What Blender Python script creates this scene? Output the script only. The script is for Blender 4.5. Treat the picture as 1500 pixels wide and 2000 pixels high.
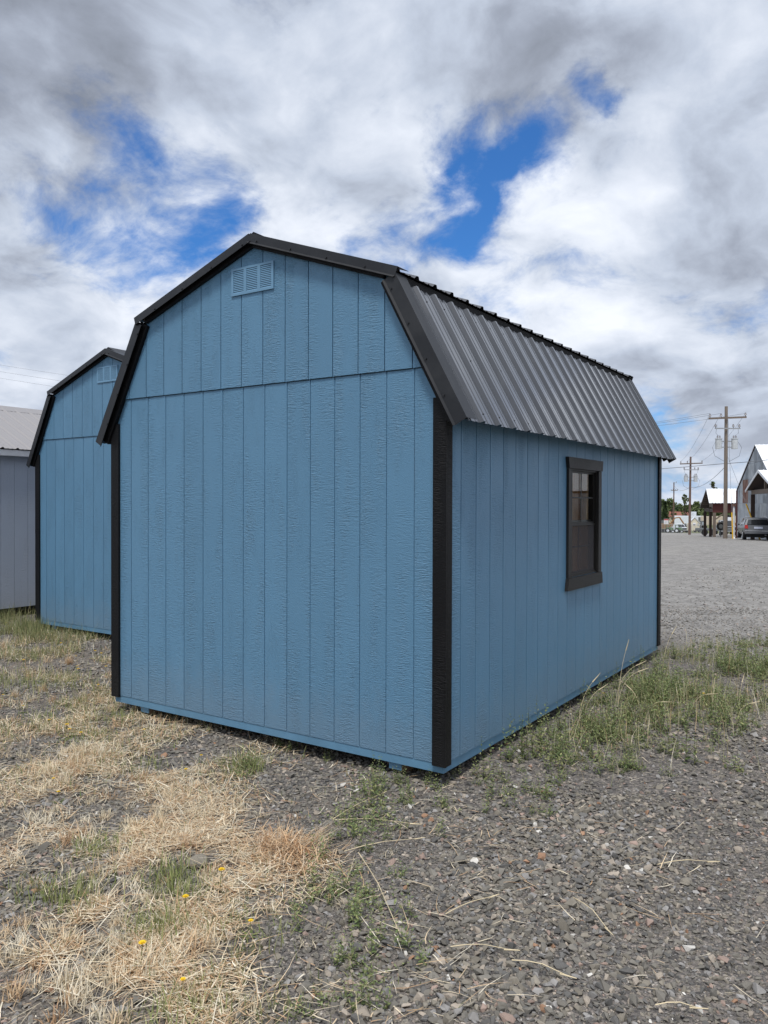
import bpy, bmesh, math, random
import numpy as np
from mathutils import Vector, Matrix
for o in list(bpy.data.objects): bpy.data.objects.remove(o, do_unlink=True)
scene = bpy.context.scene
C = scene.collection
rad = math.radians

# ------------------------------------------------------------------ camera
CAM = Vector((2.2796, -4.0744, 1.690))
YAW, PITCH, ROLL, FPX = rad(33.672), rad(-0.647), rad(0.164), 1529.24      # focal length in pixels of a 1500 x 2000 frame
fwd = Vector((-math.sin(YAW)*math.cos(PITCH), math.cos(YAW)*math.cos(PITCH), math.sin(PITCH)))
rgt0 = Vector((math.cos(YAW), math.sin(YAW), 0))
up0 = rgt0.cross(fwd)
rgt = rgt0*math.cos(ROLL) + up0*math.sin(ROLL)
upv = up0*math.cos(ROLL) - rgt0*math.sin(ROLL)
cam_data = bpy.data.cameras.new('camera')
cam = bpy.data.objects.new('camera', cam_data); C.objects.link(cam)
m3 = Matrix((rgt, upv, -fwd)).transposed()
cam.matrix_world = Matrix.Translation(CAM) @ m3.to_4x4()
cam_data.sensor_fit = 'VERTICAL'; cam_data.sensor_height = 24.0; cam_data.sensor_width = 18.0
cam_data.lens = 24.0*FPX/2000.0
cam_data.clip_start = 0.05; cam_data.clip_end = 6000
scene.camera = cam

# ------------------------------------------------------------------ light
SUN_AZ, SUN_EL = rad(160), rad(66)       # azimuth clockwise from +Y
sun_dir = Vector((math.sin(SUN_AZ)*math.cos(SUN_EL), math.cos(SUN_AZ)*math.cos(SUN_EL), math.sin(SUN_EL)))
sl = bpy.data.lights.new('sun', 'SUN'); sl.energy = 2.5; sl.angle = rad(12); sl.color = (1.0, 0.965, 0.91)
sun = bpy.data.objects.new('sun', sl); C.objects.link(sun)
sun.rotation_euler = (-sun_dir).to_track_quat('-Z', 'Y').to_euler()
sun.location = (0, 0, 30)
vs = scene.view_settings
vs.view_transform = 'Standard'; vs.look = 'None'; vs.exposure = 0.28; vs.gamma = 1.0; vs.use_curve_mapping = False
scene.cycles.use_denoising = True
scene.cycles.max_bounces = 6; scene.cycles.transparent_max_bounces = 12

class NT:
    """small node-tree writer"""
    def __init__(self, tree): self.t = tree
    def n(self, typ, **kw):
        nd = self.t.nodes.new(typ)
        for k, v in kw.items():
            if k.startswith('i_'):
                key = k[2:]; key = int(key) if key.isdigit() else key.replace('_', ' ')
                self.set(nd.inputs[key], v)
            else: setattr(nd, k, v)
        return nd
    def set(self, sock, v):
        if isinstance(v, bpy.types.NodeSocket): self.t.links.new(v, sock)
        else:
            try: sock.default_value = v
            except Exception: sock.default_value = (*v, 1.0)
    def m(self, op, a, b=None, c=None, clamp=False):
        nd = self.t.nodes.new('ShaderNodeMath'); nd.operation = op; nd.use_clamp = clamp
        self.set(nd.inputs[0], a)
        if b is not None: self.set(nd.inputs[1], b)
        if c is not None: self.set(nd.inputs[2], c)
        return nd.outputs[0]
    def vm(self, op, a, b=None, out=0):
        nd = self.t.nodes.new('ShaderNodeVectorMath'); nd.operation = op
        self.set(nd.inputs[0], a)
        if b is not None:
            if op == 'SCALE': self.set(nd.inputs[3], b)
            else: self.set(nd.inputs[1], b)
        return nd.outputs[out]
    def noise(self, vec, scale, detail=4, rough=0.5, dist=0.0, col=False):
        nd = self.t.nodes.new('ShaderNodeTexNoise')
        self.set(nd.inputs['Vector'], vec); nd.inputs['Scale'].default_value = scale
        nd.inputs['Detail'].default_value = detail; nd.inputs['Roughness'].default_value = rough
        nd.inputs['Distortion'].default_value = dist
        return nd.outputs['Color' if col else 0]
    def step(self, x, a, b, lo=0.0, hi=1.0):
        nd = self.t.nodes.new('ShaderNodeMapRange'); nd.interpolation_type = 'SMOOTHSTEP'
        self.set(nd.inputs[0], x); nd.inputs[1].default_value = a; nd.inputs[2].default_value = b
        nd.inputs[3].default_value = lo; nd.inputs[4].default_value = hi
        return nd.outputs[0]
    def mix(self, f, a, b, blend='MIX'):
        nd = self.t.nodes.new('ShaderNodeMix'); nd.data_type = 'RGBA'; nd.blend_type = blend
        self.set(nd.inputs[0], f); self.set(nd.inputs[6], a); self.set(nd.inputs[7], b)
        return nd.outputs[2]

def azel(az, el):
    az, el = rad(az), rad(el)
    return (math.sin(az)*math.cos(el), math.cos(az)*math.cos(el), math.sin(el))

# ------------------------------------------------------------------ sky: Nishita blue with a broken cloud deck
world = bpy.data.worlds.new('World'); scene.world = world; world.use_nodes = True
wt = world.node_tree; wt.nodes.clear(); W = NT(wt)
sky = W.n('ShaderNodeTexSky', sky_type='NISHITA', sun_disc=False, sun_elevation=SUN_EL, sun_rotation=SUN_AZ,
          altitude=50, air_density=1.0, dust_density=0.4, ozone_density=3.0)
tc = W.n('ShaderNodeTexCoord')
d = W.vm('NORMALIZE', tc.outputs['Generated'])
sx = W.n('ShaderNodeSeparateXYZ', i_0=d)
zc = W.m('ADD', W.m('MAXIMUM', sx.outputs[2], 0.0), 0.45)
q = W.n('ShaderNodeCombineXYZ', i_0=W.m('DIVIDE', sx.outputs[0], zc), i_1=W.m('DIVIDE', sx.outputs[1], zc), i_2=8.4).outputs[0]
warp = W.vm('SCALE', W.vm('SUBTRACT', W.noise(q, 2.6, 3, 0.5, col=True), (0.5, 0.5, 0.5)), 0.22)
qw = W.vm('ADD', q, warp)
n1 = W.noise(qw, 4.0, 12, 0.62, 0.0)
n2 = W.noise(W.vm('ADD', qw, (7.3, 2.1, 0.0)), 1.9, 4, 0.5)
n3 = W.noise(W.vm('ADD', qw, (1.7, 9.1, 0.0)), 6.0, 9, 0.60, 0.0)
# the same field sampled a little towards the sun: bright rims against thick middles
nl = W.noise(W.vm('ADD', qw, (0.02, -0.085, 0.0)), 4.0, 4, 0.5, 0.0)
rag = W.vm('ADD', W.vm('SCALE', W.vm('SUBTRACT', W.noise(q, 5.4, 7, 0.62, col=True), (0.5, 0.5, 0.5)), 0.16), d)
dw = W.vm('NORMALIZE', rag)
def blobs(lst):
    acc = None
    for az, el, sig, w in lst:
        dt = W.vm('DOT_PRODUCT', dw, azel(az, el), out=1)
        g = W.m('MULTIPLY', W.m('POWER', W.m('MAXIMUM', dt, 0.0), 1.0/rad(sig)**2), w)
        acc = g if acc is None else W.m('ADD', acc, g)
    return acc
gaps = blobs([(-53.3, 23.3, 1.6, -.20), (-50.6, 22.4, 1.6, -.14), (-58.5, 18.3, 2.2, -.20), (-55.5, 18.6, 1.8, -.10), (-47.8, 22.4, 1.8, -.17), (-44.6, 22.2, 1.9, -.20),
              (-45.0, 18.8, 2.0, -.26), (-47.8, 17.6, 2.2, -.18), (-51.5, 16.8, 2.0, -.16), (-28.3, 22.3, 1.9, -.32), (-24.6, 23.2, 1.9, -.30),
              (-28.4, 19.2, 1.8, -.30), (-19.2, 27.6, 1.5, -.34), (-17.6, 26.2, 1.1, -.22), (-22.0, 24.8, 1.4, -.16),
              (-36.5, 17.4, 2.4, -.18), (-32.3, 18.0, 2.0, -.16), (-12.8, 5.6, 1.6, -.22), (-14.8, 7.0, 1.5, -.10)])
lump = W.m('MULTIPLY', W.m('SUBTRACT', n1, 0.5), 1.7)
cov = W.m('ADD', W.m('ADD', lump, gaps), 0.715)
alpha = W.step(cov, 0.22, 0.66)
thick = W.step(cov, 0.62, 1.05)
shade = blobs([(-60, 29.5, 6.5, .42), (-50, 31, 6, .14), (-10, 19.0, 4.0, .24), (-9, 12.0, 5, .10), (-27, 31, 5, .14), (-58, 9, 6, .14), (-30, 12, 6, .06),
               (-36, 25.5, 4, -.12), (-38.8, 20, 2.6, -.18), (-14.5, 22.8, 3, -.20), (-18.0, 17, 4, -.10), (-49.5, 27.0, 2.2, -.12), (-30, 29, 3, -.08)])
lit = W.m('SUBTRACT', nl, n1)
sh = W.m('ADD', W.m('MULTIPLY', W.m('SUBTRACT', n2, 0.5), 0.85), shade)
sh = W.m('ADD', sh, W.m('MULTIPLY', W.m('SUBTRACT', n3, 0.5), 0.95))
sh = W.m('ADD', sh, W.m('MULTIPLY', lit, 1.5))
sh = W.m('ADD', sh, W.m('MULTIPLY', thick, 0.20))
ramp = W.n('ShaderNodeValToRGB'); W.set(ramp.inputs[0], W.m('ADD', sh, 0.36))
cr = ramp.color_ramp; cr.interpolation = 'LINEAR'
cr.elements[0].position = 0.0; cr.elements[0].color = (0.80, 0.835, 0.90, 1)
cr.elements[1].position = 1.0; cr.elements[1].color = (0.205, 0.228, 0.275, 1)
for ps, cl in ((0.22, (0.67, 0.715, 0.80)), (0.5, (0.47, 0.525, 0.625)), (0.75, (0.31, 0.345, 0.42))):
    e = cr.elements.new(ps); e.color = (*cl, 1)
hz = W.step(sx.outputs[2], 0.0, 0.16, 1.0, 0.0)
cloud = W.mix(W.m('MULTIPLY', hz, 0.40), ramp.outputs[0], (0.48, 0.53, 0.62, 1))
blue = W.mix(1.0, W.vm('SCALE', sky.outputs[0], 0.098), (0.36, 0.77, 1.22, 1), 'MULTIPLY')
blue = W.mix(W.m('MULTIPLY', hz, 0.8), blue, (0.27, 0.42, 0.68, 1))
skycol = W.mix(alpha, blue, cloud)
bg = W.n('ShaderNodeBackground', i_Color=skycol, i_Strength=1.0)
wo = W.n('ShaderNodeOutputWorld', i_Surface=bg.outputs[0])
world.cycles.sampling_method = 'MANUAL'; world.cycles.sample_map_resolution = 512

# ------------------------------------------------------------------ helpers
def pix_ray(u, v):
    return (fwd + rgt*((u-750)/FPX) + upv*((1000-v)/FPX))
FWD2 = Vector((fwd.x, fwd.y)).normalized()
def H(x, y):
    """height of the yard: level round the sheds, then falling gently away"""
    dd = math.hypot(x-CAM.x, y-CAM.y)
    t = max(0.0, dd-30)
    h = -0.031*t*t/(t+6.0) if t > 0 else 0.0
    return max(h, -6.4)
def gp(u, v):
    """point of the level ground seen at a place of the photograph (layout only)"""
    r = pix_ray(u, v); t = -CAM.z/r.z
    return Vector((CAM.x+r.x*t, CAM.y+r.y*t, 0))
def far(u, depth):
    """ground point at a given depth"""
    r = pix_ray(u, 985); p = CAM + r*depth
    return Vector((p.x, p.y, H(p.x, p.y)))
def zat(v, depth, u=1400):
    return (CAM + pix_ray(u, v)*depth).z

def link(o, parent=None):
    C.objects.link(o)
    if parent is not None: o.parent = parent
    return o
def mk(name, verts, faces, mat, parent=None, smooth=False):
    me = bpy.data.meshes.new(name); me.from_pydata([tuple(v) for v in verts], [], faces)
    if mat is not None: me.materials.append(mat)
    if smooth: me.polygons.foreach_set('use_smooth', [True]*len(me.polygons))
    me.update()
    return link(bpy.data.objects.new(name, me), parent)
def thing(name, label, cat, loc=(0,0,0), rz=0.0, group=None):
    o = bpy.data.objects.new(name, None); o.empty_display_size = 0.2
    C.objects.link(o); o.location = loc; o.rotation_euler = (0, 0, rz)
    return tag(o, label, cat, group)
def tag(o, label, cat, group=None):
    o['label'] = label; o['category'] = cat
    if group: o['group'] = group
    return o
class MB:
    """collects solids into one mesh"""
    def __init__(s): s.v = []; s.f = []
    def add(s, vs, fs):
        b = len(s.v); s.v += [tuple(v) for v in vs]; s.f += [tuple(b+i for i in f) for f in fs]; return s
    def box(s, x0, x1, y0, y1, z0, z1):
        return s.add([(x0,y0,z0),(x1,y0,z0),(x1,y1,z0),(x0,y1,z0),(x0,y0,z1),(x1,y0,z1),(x1,y1,z1),(x0,y1,z1)],
                     [(0,3,2,1),(4,5,6,7),(0,1,5,4),(1,2,6,5),(2,3,7,6),(3,0,4,7)])
    def prism(s, poly, vec):
        """closed polygon (3-D points) swept by vec"""
        n = len(poly); vec = Vector(vec)
        a = [Vector(p) for p in poly]; b = [p+vec for p in a]
        return s.add(a+b, [tuple(range(n-1, -1, -1)), tuple(range(n, 2*n))]+[(i, (i+1) % n, n+(i+1) % n, n+i) for i in range(n)])
    def tube(s, pts, r, n=8, r2=None, cap=True):
        pts = [Vector(p) for p in pts]; rings = []
        m = len(pts)
        for i, p in enumerate(pts):
            t = (pts[min(i+1, m-1)]-pts[max(i-1, 0)]).normalized()
            a = t.cross(Vector((0,0,1)) if abs(t.z) < .9 else Vector((1,0,0))).normalized(); b = t.cross(a)
            rr = r if r2 is None else r+(r2-r)*i/(m-1)
            rings.append([p+a*rr*math.cos(2*math.pi*k/n)+b*rr*math.sin(2*math.pi*k/n) for k in range(n)])
        vs = [v for g in rings for v in g]; fs = []
        for i in range(m-1):
            for k in range(n):
                fs.append((i*n+k, i*n+(k+1) % n, (i+1)*n+(k+1) % n, (i+1)*n+k))
        if cap: fs += [tuple(range(n-1, -1, -1)), tuple((m-1)*n+k for k in range(n))]
        return s.add(vs, fs)
    def xform(s, M):
        s.v = [tuple(M @ Vector(v)) for v in s.v]; return s
    def build(s, name, mat, parent=None, smooth=False):
        return mk(name, s.v, s.f, mat, parent, smooth)
def clip(poly, a, b, c):
    """keep the side a*x+b*z<=c of a 2-D polygon"""
    out = []
    for i in range(len(poly)):
        p, r = poly[i], poly[(i+1) % len(poly)]
        dp, dr = a*p[0]+b*p[1]-c, a*r[0]+b*r[1]-c
        if dp <= 0: out.append(p)
        if (dp < 0 < dr) or (dr < 0 < dp):
            t = dp/(dp-dr); out.append((p[0]+t*(r[0]-p[0]), p[1]+t*(r[1]-p[1])))
    return out
def area2(poly):
    return abs(sum(poly[i][0]*poly[(i+1) % len(poly)][1]-poly[(i+1) % len(poly)][0]*poly[i][1] for i in range(len(poly))))/2 if len(poly) > 2 else 0
def copy_tree(o, parent=None):
    c = o.copy(); C.objects.link(c); c.parent = parent
    for ch in list(o.children): copy_tree(ch, c)
    return c

# ------------------------------------------------------------------ materials
def mat_new(name):
    m = bpy.data.materials.new(name); m.use_nodes = True
    nt = m.node_tree; nt.nodes.clear(); N = NT(nt)
    out = N.n('ShaderNodeOutputMaterial'); b = N.n('ShaderNodeBsdfPrincipled')
    nt.links.new(b.outputs[0], out.inputs[0])
    return m, N, b, out
def plain(name, col, rough=0.6, metal=0.0, spec=0.5, var=0.08, scale=6.0, bump=0.0, bscale=60.0):
    m, N, b, out = mat_new(name)
    tcn = N.n('ShaderNodeTexCoord'); oi = N.n('ShaderNodeObjectInfo')
    co = N.vm('ADD', tcn.outputs['Object'], N.vm('SCALE', (3.1, 5.7, 2.3), oi.outputs['Random']))
    f = N.noise(co, scale, 5, 0.6)
    dark = tuple(c*(1-var*2.2) for c in col); lite = tuple(min(1, c*(1+var*2.2)) for c in col)
    N.set(b.inputs['Base Color'], N.mix(N.step(f, 0.3, 0.7), (*dark, 1), (*lite, 1)))
    b.inputs['Roughness'].default_value = rough; b.inputs['Metallic'].default_value = metal
    b.inputs['Specular IOR Level'].default_value = spec
    if bump:
        bp = N.n('ShaderNodeBump', i_Strength=bump, i_Distance=0.004, i_Height=N.noise(co, bscale, 4, 0.6))
        N.set(b.inputs['Normal'], bp.outputs[0])
    return m
def siding(name, col, rough=0.42, spec=0.45, dirt=1.0):
    """embossed wood-grain panel siding under semi-gloss paint"""
    m, N, b, out = mat_new(name)
    tcn = N.n('ShaderNodeTexCoord'); oi = N.n('ShaderNodeObjectInfo')
    co = N.vm('ADD', tcn.outputs['Object'], N.vm('SCALE', (13.1, 7.7, 31.3), oi.outputs['Random']))
    w = N.vm('SCALE', N.vm('SUBTRACT', N.noise(co, 7.0, 2, 0.5, col=True), (0.5,0.5,0.5)), 0.03)
    cw = N.vm('ADD', co, w)
    rip = N.noise(N.vm('MULTIPLY', cw, (21.0, 21.0, 150.0)), 1.0, 3, 0.55, 0.6)
    ripm = N.step(N.noise(N.vm('MULTIPLY', co, (9.0, 9.0, 1.6)), 1.0, 3, 0.55), 0.34, 0.72)
    gr = N.noise(N.vm('MULTIPLY', cw, (150.0, 150.0, 9.0)), 1.0, 3, 0.6, 0.8)
    grm = N.step(N.noise(N.vm('MULTIPLY', co, (9.0, 9.0, 2.0)), 1.3, 2, 0.5), 0.50, 0.66)
    fine = N.noise(co, 170.0, 3, 0.6)
    h = N.m('ADD', N.m('MULTIPLY', N.m('MULTIPLY', N.m('SUBTRACT', rip, 0.5), ripm), 1.9), N.m('MULTIPLY', N.m('MULTIPLY', N.m('SUBTRACT', gr, 0.5), grm), 0.9))
    h = N.m('ADD', h, N.m('MULTIPLY', N.m('SUBTRACT', fine, 0.5), 0.55))
    bp = N.n('ShaderNodeBump', i_Strength=0.85, i_Distance=0.0068, i_Height=h)
    N.set(b.inputs['Normal'], bp.outputs[0])
    v = N.noise(co, 1.7, 5, 0.6)
    rnd = N.m('MULTIPLY', N.m('SUBTRACT', oi.outputs['Random'], 0.5), 0.07)
    val = N.m('ADD', N.m('ADD', 1.0, rnd), N.m('MULTIPLY', N.m('SUBTRACT', v, 0.5), 0.14))
    val = N.m('ADD', val, N.m('MULTIPLY', h, 0.07))
    geo = N.n('ShaderNodeNewGeometry'); sp = N.n('ShaderNodeSeparateXYZ'); N.set(sp.inputs[0], geo.outputs['Position'])
    # dust splashed up from the gravel and thin run marks
    sp_n = N.noise(geo.outputs['Position'], 9.0, 6, 0.7); run = N.noise(N.vm('MULTIPLY', geo.outputs['Position'], (26.0, 26.0, 0.9)), 1.0, 4, 0.65)
    dust = N.m('MULTIPLY', N.step(N.m('ADD', sp.outputs[2], N.m('MULTIPLY', sp_n, -0.55)), -0.15, 0.30, 1.0, 0.0), 0.17*dirt)
    dust = N.m('ADD', dust, N.m('MULTIPLY', N.step(run, 0.60, 0.78), 0.05*dirt))
    bc = N.mix(dust, N.vm('SCALE', col, val), (0.27, 0.25, 0.225, 1))
    N.set(b.inputs['Base Color'], bc)
    N.set(b.inputs['Roughness'], N.m('ADD', rough, N.m('MULTIPLY', N.m('SUBTRACT', v, 0.5), 0.15)))
    b.inputs['Specular IOR Level'].default_value = spec
    return m
def metal_paint(name, col, rough=0.36, coat=0.0, spec=0.95):
    m, N, b, out = mat_new(name)
    tcn = N.n('ShaderNodeTexCoord'); oi = N.n('ShaderNodeObjectInfo')
    co = N.vm('ADD', tcn.outputs['Object'], N.vm('SCALE', (3.1, 5.7, 2.3), oi.outputs['Random']))
    f = N.noise(co, 2.4, 6, 0.65); st = N.noise(N.vm('MULTIPLY', co, (3.0, 40.0, 3.0)), 1.0, 4, 0.6)
    dust = N.m('MULTIPLY', N.step(N.m('MULTIPLY', f, st), 0.22, 0.42), 0.05)
    N.set(b.inputs['Base Color'], N.mix(dust, (*col, 1), (0.28, 0.285, 0.29, 1)))
    N.set(b.inputs['Roughness'], N.m('ADD', rough-0.06, N.m('MULTIPLY', f, 0.16)))
    b.inputs['Specular IOR Level'].default_value = spec
    b.inputs['Coat Weight'].default_value = coat; b.inputs['Coat Roughness'].default_value = 0.13
    bp = N.n('ShaderNodeBump', i_Strength=0.06, i_Distance=0.02, i_Height=N.noise(co, 3.2, 2, 0.5))
    N.set(b.inputs['Normal'], bp.outputs[0])
    return m
def wood(name, col, scale=1.0, rough=0.75, axis=2, contrast=0.35):
    m, N, b, out = mat_new(name)
    tcn = N.n('ShaderNodeTexCoord'); oi = N.n('ShaderNodeObjectInfo')
    co = N.vm('ADD', tcn.outputs['Object'], N.vm('SCALE', (13.1, 7.7, 31.3), oi.outputs['Random']))
    s = [38*scale]*3; s[axis] = 2.2*scale
    g = N.noise(N.vm('MULTIPLY', co, tuple(s)), 1.0, 5, 0.62, 0.8)
    v = N.noise(co, 1.3*scale, 4, 0.6)
    val = N.m('ADD', 1.0, N.m('ADD', N.m('MULTIPLY', N.m('SUBTRACT', g, 0.5), contrast*2.4), N.m('MULTIPLY', N.m('SUBTRACT', v, 0.5), contrast)))
    N.set(b.inputs['Base Color'], N.vm('SCALE', col, val))
    b.inputs['Roughness'].default_value = rough
    bp = N.n('ShaderNodeBump', i_Strength=0.4, i_Distance=0.003, i_Height=g)
    N.set(b.inputs['Normal'], bp.outputs[0])
    return m

M = {}
M['blue'] = siding('blue_siding_paint', (0.108, 0.242, 0.378))
M['bluerim'] = plain('blue_rim_paint', (0.112, 0.242, 0.368), 0.45, var=0.04, scale=5, bump=0.15, bscale=40)
M['vent'] = plain('vent_paint', (0.140, 0.285, 0.43), 0.45, var=0.02)
M['trim'] = siding('charcoal_trim_paint', (0.0055, 0.0057, 0.0068), 0.5, 0.2, 0.12)
M['casing'] = siding('window_casing_paint', (0.019, 0.018, 0.018), 0.5, 0.28, 0.3)
M['roof'] = metal_paint('charcoal_metal_roof', (0.019, 0.021, 0.026), 0.23, 0.9)
M['flash'] = metal_paint('charcoal_flashing', (0.0125, 0.0138, 0.0168), 0.42, 0.0, 0.4)
M['dark'] = plain('dark_parts_and_shade', (0.012, 0.012, 0.013), 0.9, var=0.1)  # for dark small parts and for sheets that stand in for shade
M['deck'] = wood('roof_underside_wood', (0.10, 0.085, 0.065), 1.0, 0.8, 1)
M['ply'] = wood('plywood_lining', (0.74, 0.53, 0.30), 0.5, 0.7, 2, 0.22)
M['stud'] = wood('stud_wood', (0.72, 0.56, 0.37), 0.8, 0.7, 2, 0.22)
M['raw'] = wood('skid_wood', (0.22, 0.15, 0.095), 0.8, 0.85, 1, 0.3)
M['vinyl'] = plain('bronze_vinyl', (0.016, 0.015, 0.014), 0.45, spec=0.25, var=0.03)
M['screw'] = plain('screw_paint', (0.012, 0.012, 0.013), 0.35, var=0.02)
def glass_mat(name, tint=(0.86, 0.88, 0.86), refl=1.0):
    m = bpy.data.materials.new(name); m.use_nodes = True
    nt = m.node_tree; nt.nodes.clear(); N = NT(nt)
    out = N.n('ShaderNodeOutputMaterial')
    tr = N.n('ShaderNodeBsdfTransparent', i_Color=(*tint, 1)); gl = N.n('ShaderNodeBsdfGlossy', i_Roughness=0.01, i_Color=(0.9, 0.92, 0.95, 1))
    fr = N.n('ShaderNodeFresnel', i_IOR=1.5)
    mx = N.n('ShaderNodeMixShader', i_0=N.m('MULTIPLY', fr.outputs[0], refl)); N.set(mx.inputs[1], tr.outputs[0]); N.set(mx.inputs[2], gl.outputs[0])
    nt.links.new(mx.outputs[0], out.inputs[0]); return m
M['glass'] = glass_mat('window_glass', (0.95, 0.955, 0.94), 0.14)
def screen_mat():
    m = bpy.data.materials.new('insect_screen'); m.use_nodes = True
    nt = m.node_tree; nt.nodes.clear(); N = NT(nt)
    out = N.n('ShaderNodeOutputMaterial')
    tr = N.n('ShaderNodeBsdfTransparent'); df = N.n('ShaderNodeBsdfDiffuse', i_Color=(0.11, 0.105, 0.11, 1))
    mx = N.n('ShaderNodeMixShader', i_0=0.42); N.set(mx.inputs[1], tr.outputs[0]); N.set(mx.inputs[2], df.outputs[0])
    nt.links.new(mx.outputs[0], out.inputs[0]); return m
M['screen'] = screen_mat()
M['greysid'] = siding('grey_siding_paint', (0.385, 0.435, 0.52))
M['greyroof'] = metal_paint('taupe_metal_roof', (0.27, 0.258, 0.262), 0.45)
M['white'] = plain('white_paint', (0.72, 0.73, 0.75), 0.45, var=0.03)

# ------------------------------------------------------------------ ground
def ground_mat():
    m, N, b, out = mat_new('gravel_ground')
    tcn = N.n('ShaderNodeTexCoord'); co = tcn.outputs['Object']
    def vor(scale, feat='F1'):
        nd = N.n('ShaderNodeTexVoronoi', feature=feat); N.set(nd.inputs['Vector'], wco); nd.inputs['Scale'].default_value = scale
        return nd
    wco = N.vm('ADD', co, N.vm('SCALE', N.noise(co, 30.0, 2, 0.5, col=True), 0.012))
    v1 = vor(46.0); v2 = vor(95.0)
    sep = N.n('ShaderNodeSeparateColor'); N.set(sep.inputs[0], v1.outputs['Color'])
    sep2 = N.n('ShaderNodeSeparateColor'); N.set(sep2.inputs[0], v2.outputs['Color'])
    r = N.n('ShaderNodeValToRGB'); N.set(r.inputs[0], N.m('ADD', N.m('MULTIPLY', sep.outputs[0], 0.65), N.m('MULTIPLY', sep2.outputs[1], 0.35)))
    e = r.color_ramp.elements
    e[0].position = 0.05; e[0].color = (0.075, 0.070, 0.068, 1)
    e[1].position = 0.97; e[1].color = (0.50, 0.46, 0.41, 1)
    for ps, cl in ((0.35, (0.13, 0.12, 0.113)), (0.62, (0.19, 0.172, 0.158)), (0.85, (0.27, 0.235, 0.205))):
        x = e.new(ps); x.color = (*cl, 1)
    # yard beyond the sheds: finer, paler crushed rock
    geo = N.n('ShaderNodeNewGeometry'); sp = N.n('ShaderNodeSeparateXYZ'); N.set(sp.inputs[0], geo.outputs['Position'])
    big = N.noise(co, 0.22, 4, 0.6); mid = N.noise(co, 1.6, 5, 0.6); tiny = N.noise(co, 34.0, 4, 0.7)
    fy = N.step(N.m('ADD', sp.outputs[1], N.m('MULTIPLY', big, 3.0)), 5.5, 9.5)
    grit = N.noise(co, 7.0, 6, 0.75); spk = N.noise(N.vm('MULTIPLY', co, (1.0, 1.0, 1.0)), 2.2, 6, 0.8)
    pale = N.mix(N.step(N.m('ADD', N.m('ADD', N.m('MULTIPLY', tiny, 0.3), N.m('MULTIPLY', grit, 0.35)), N.m('MULTIPLY', spk, 0.35)), 0.36, 0.64), (0.14, 0.137, 0.133, 1), (0.44, 0.425, 0.405, 1))
    rut = N.noise(N.vm('MULTIPLY', co, (0.9, 0.14, 1.0)), 0.5, 5, 0.6)
    pale = N.mix(N.step(rut, 0.42, 0.68, 0.0, 0.30), pale, (0.35, 0.333, 0.305, 1))
    col = N.mix(N.m('MULTIPLY', fy, 0.9), r.outputs[0], pale)
    # fine dirt and dead matter among the weeds on the left
    lx = N.m('SUBTRACT', 0.2, N.m('ADD', sp.outputs[0], N.m('MULTIPLY', sp.outputs[1], 0.35)))
    dirt = N.m('MULTIPLY', N.step(lx, -0.4, 1.4), N.step(mid, 0.42, 0.64))
    col = N.mix(N.m('MULTIPLY', dirt, 0.5), col, (0.20, 0.165, 0.125, 1))
    # far meadow past the yard
    dist = N.vm('LENGTH', N.vm('SUBTRACT', geo.outputs['Position'], tuple(CAM)), out=1)
    mead = N.step(N.m('ADD', dist, N.m('MULTIPLY', big, 30)), 165, 190)
    col = N.mix(mead, col, (0.16, 0.17, 0.085, 1))
    N.set(b.inputs['Base Color'], N.vm('SCALE', col, N.m('ADD', 0.85, N.m('MULTIPLY', mid, 0.3))))
    b.inputs['Roughness'].default_value = 0.92; b.inputs['Specular IOR Level'].default_value = 0.2
    hh = N.m('ADD', N.m('MULTIPLY', v1.outputs['Distance'], -1.0), N.m('MULTIPLY', v2.outputs['Distance'], -0.5))
    hh = N.m('ADD', hh, N.m('MULTIPLY', grit, 0.6))
    bp = N.n('ShaderNodeBump', i_Strength=0.9, i_Distance=0.02, i_Height=hh)
    N.set(b.inputs['Normal'], bp.outputs[0])
    return m
M['ground'] = ground_mat()
def bumpy(x, y):
    return 0.012*math.sin(2.3*x+1.1*y+.7)*math.sin(1.7*y-.9*x+.2)+0.006*math.sin(5.1*x-2.2)*math.sin(4.3*y+1.3)-0.012
radii = [0.0]+[0.35*1.055**i for i in range(0, 175)]
radii = [r for r in radii if r < 3200]+[3200]
na = 240
gv = [(CAM.x, CAM.y, H(CAM.x, CAM.y)+bumpy(CAM.x, CAM.y))]; gf = []
for i, r in enumerate(radii[1:]):
    for k in range(na):
        a = 2*math.pi*k/na; x, y = CAM.x+r*math.cos(a), CAM.y+r*math.sin(a)
        gv.append((x, y, H(x, y)+(bumpy(x, y) if r < 30 else -0.012)))
for k in range(na): gf.append((0, 1+k, 1+(k+1) % na))
for i in range(len(radii)-2):
    for k in range(na):
        a = 1+i*na+k; b_ = 1+i*na+(k+1) % na
        gf.append((a, a+na, b_+na, b_))
ground = mk('ground', gv, gf, M['ground'], None, True); ground['kind'] = 'structure'
def G(x, y): return H(x, y)+(bumpy(x, y) if math.hypot(x-CAM.x, y-CAM.y) < 30 else -0.012)

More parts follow.
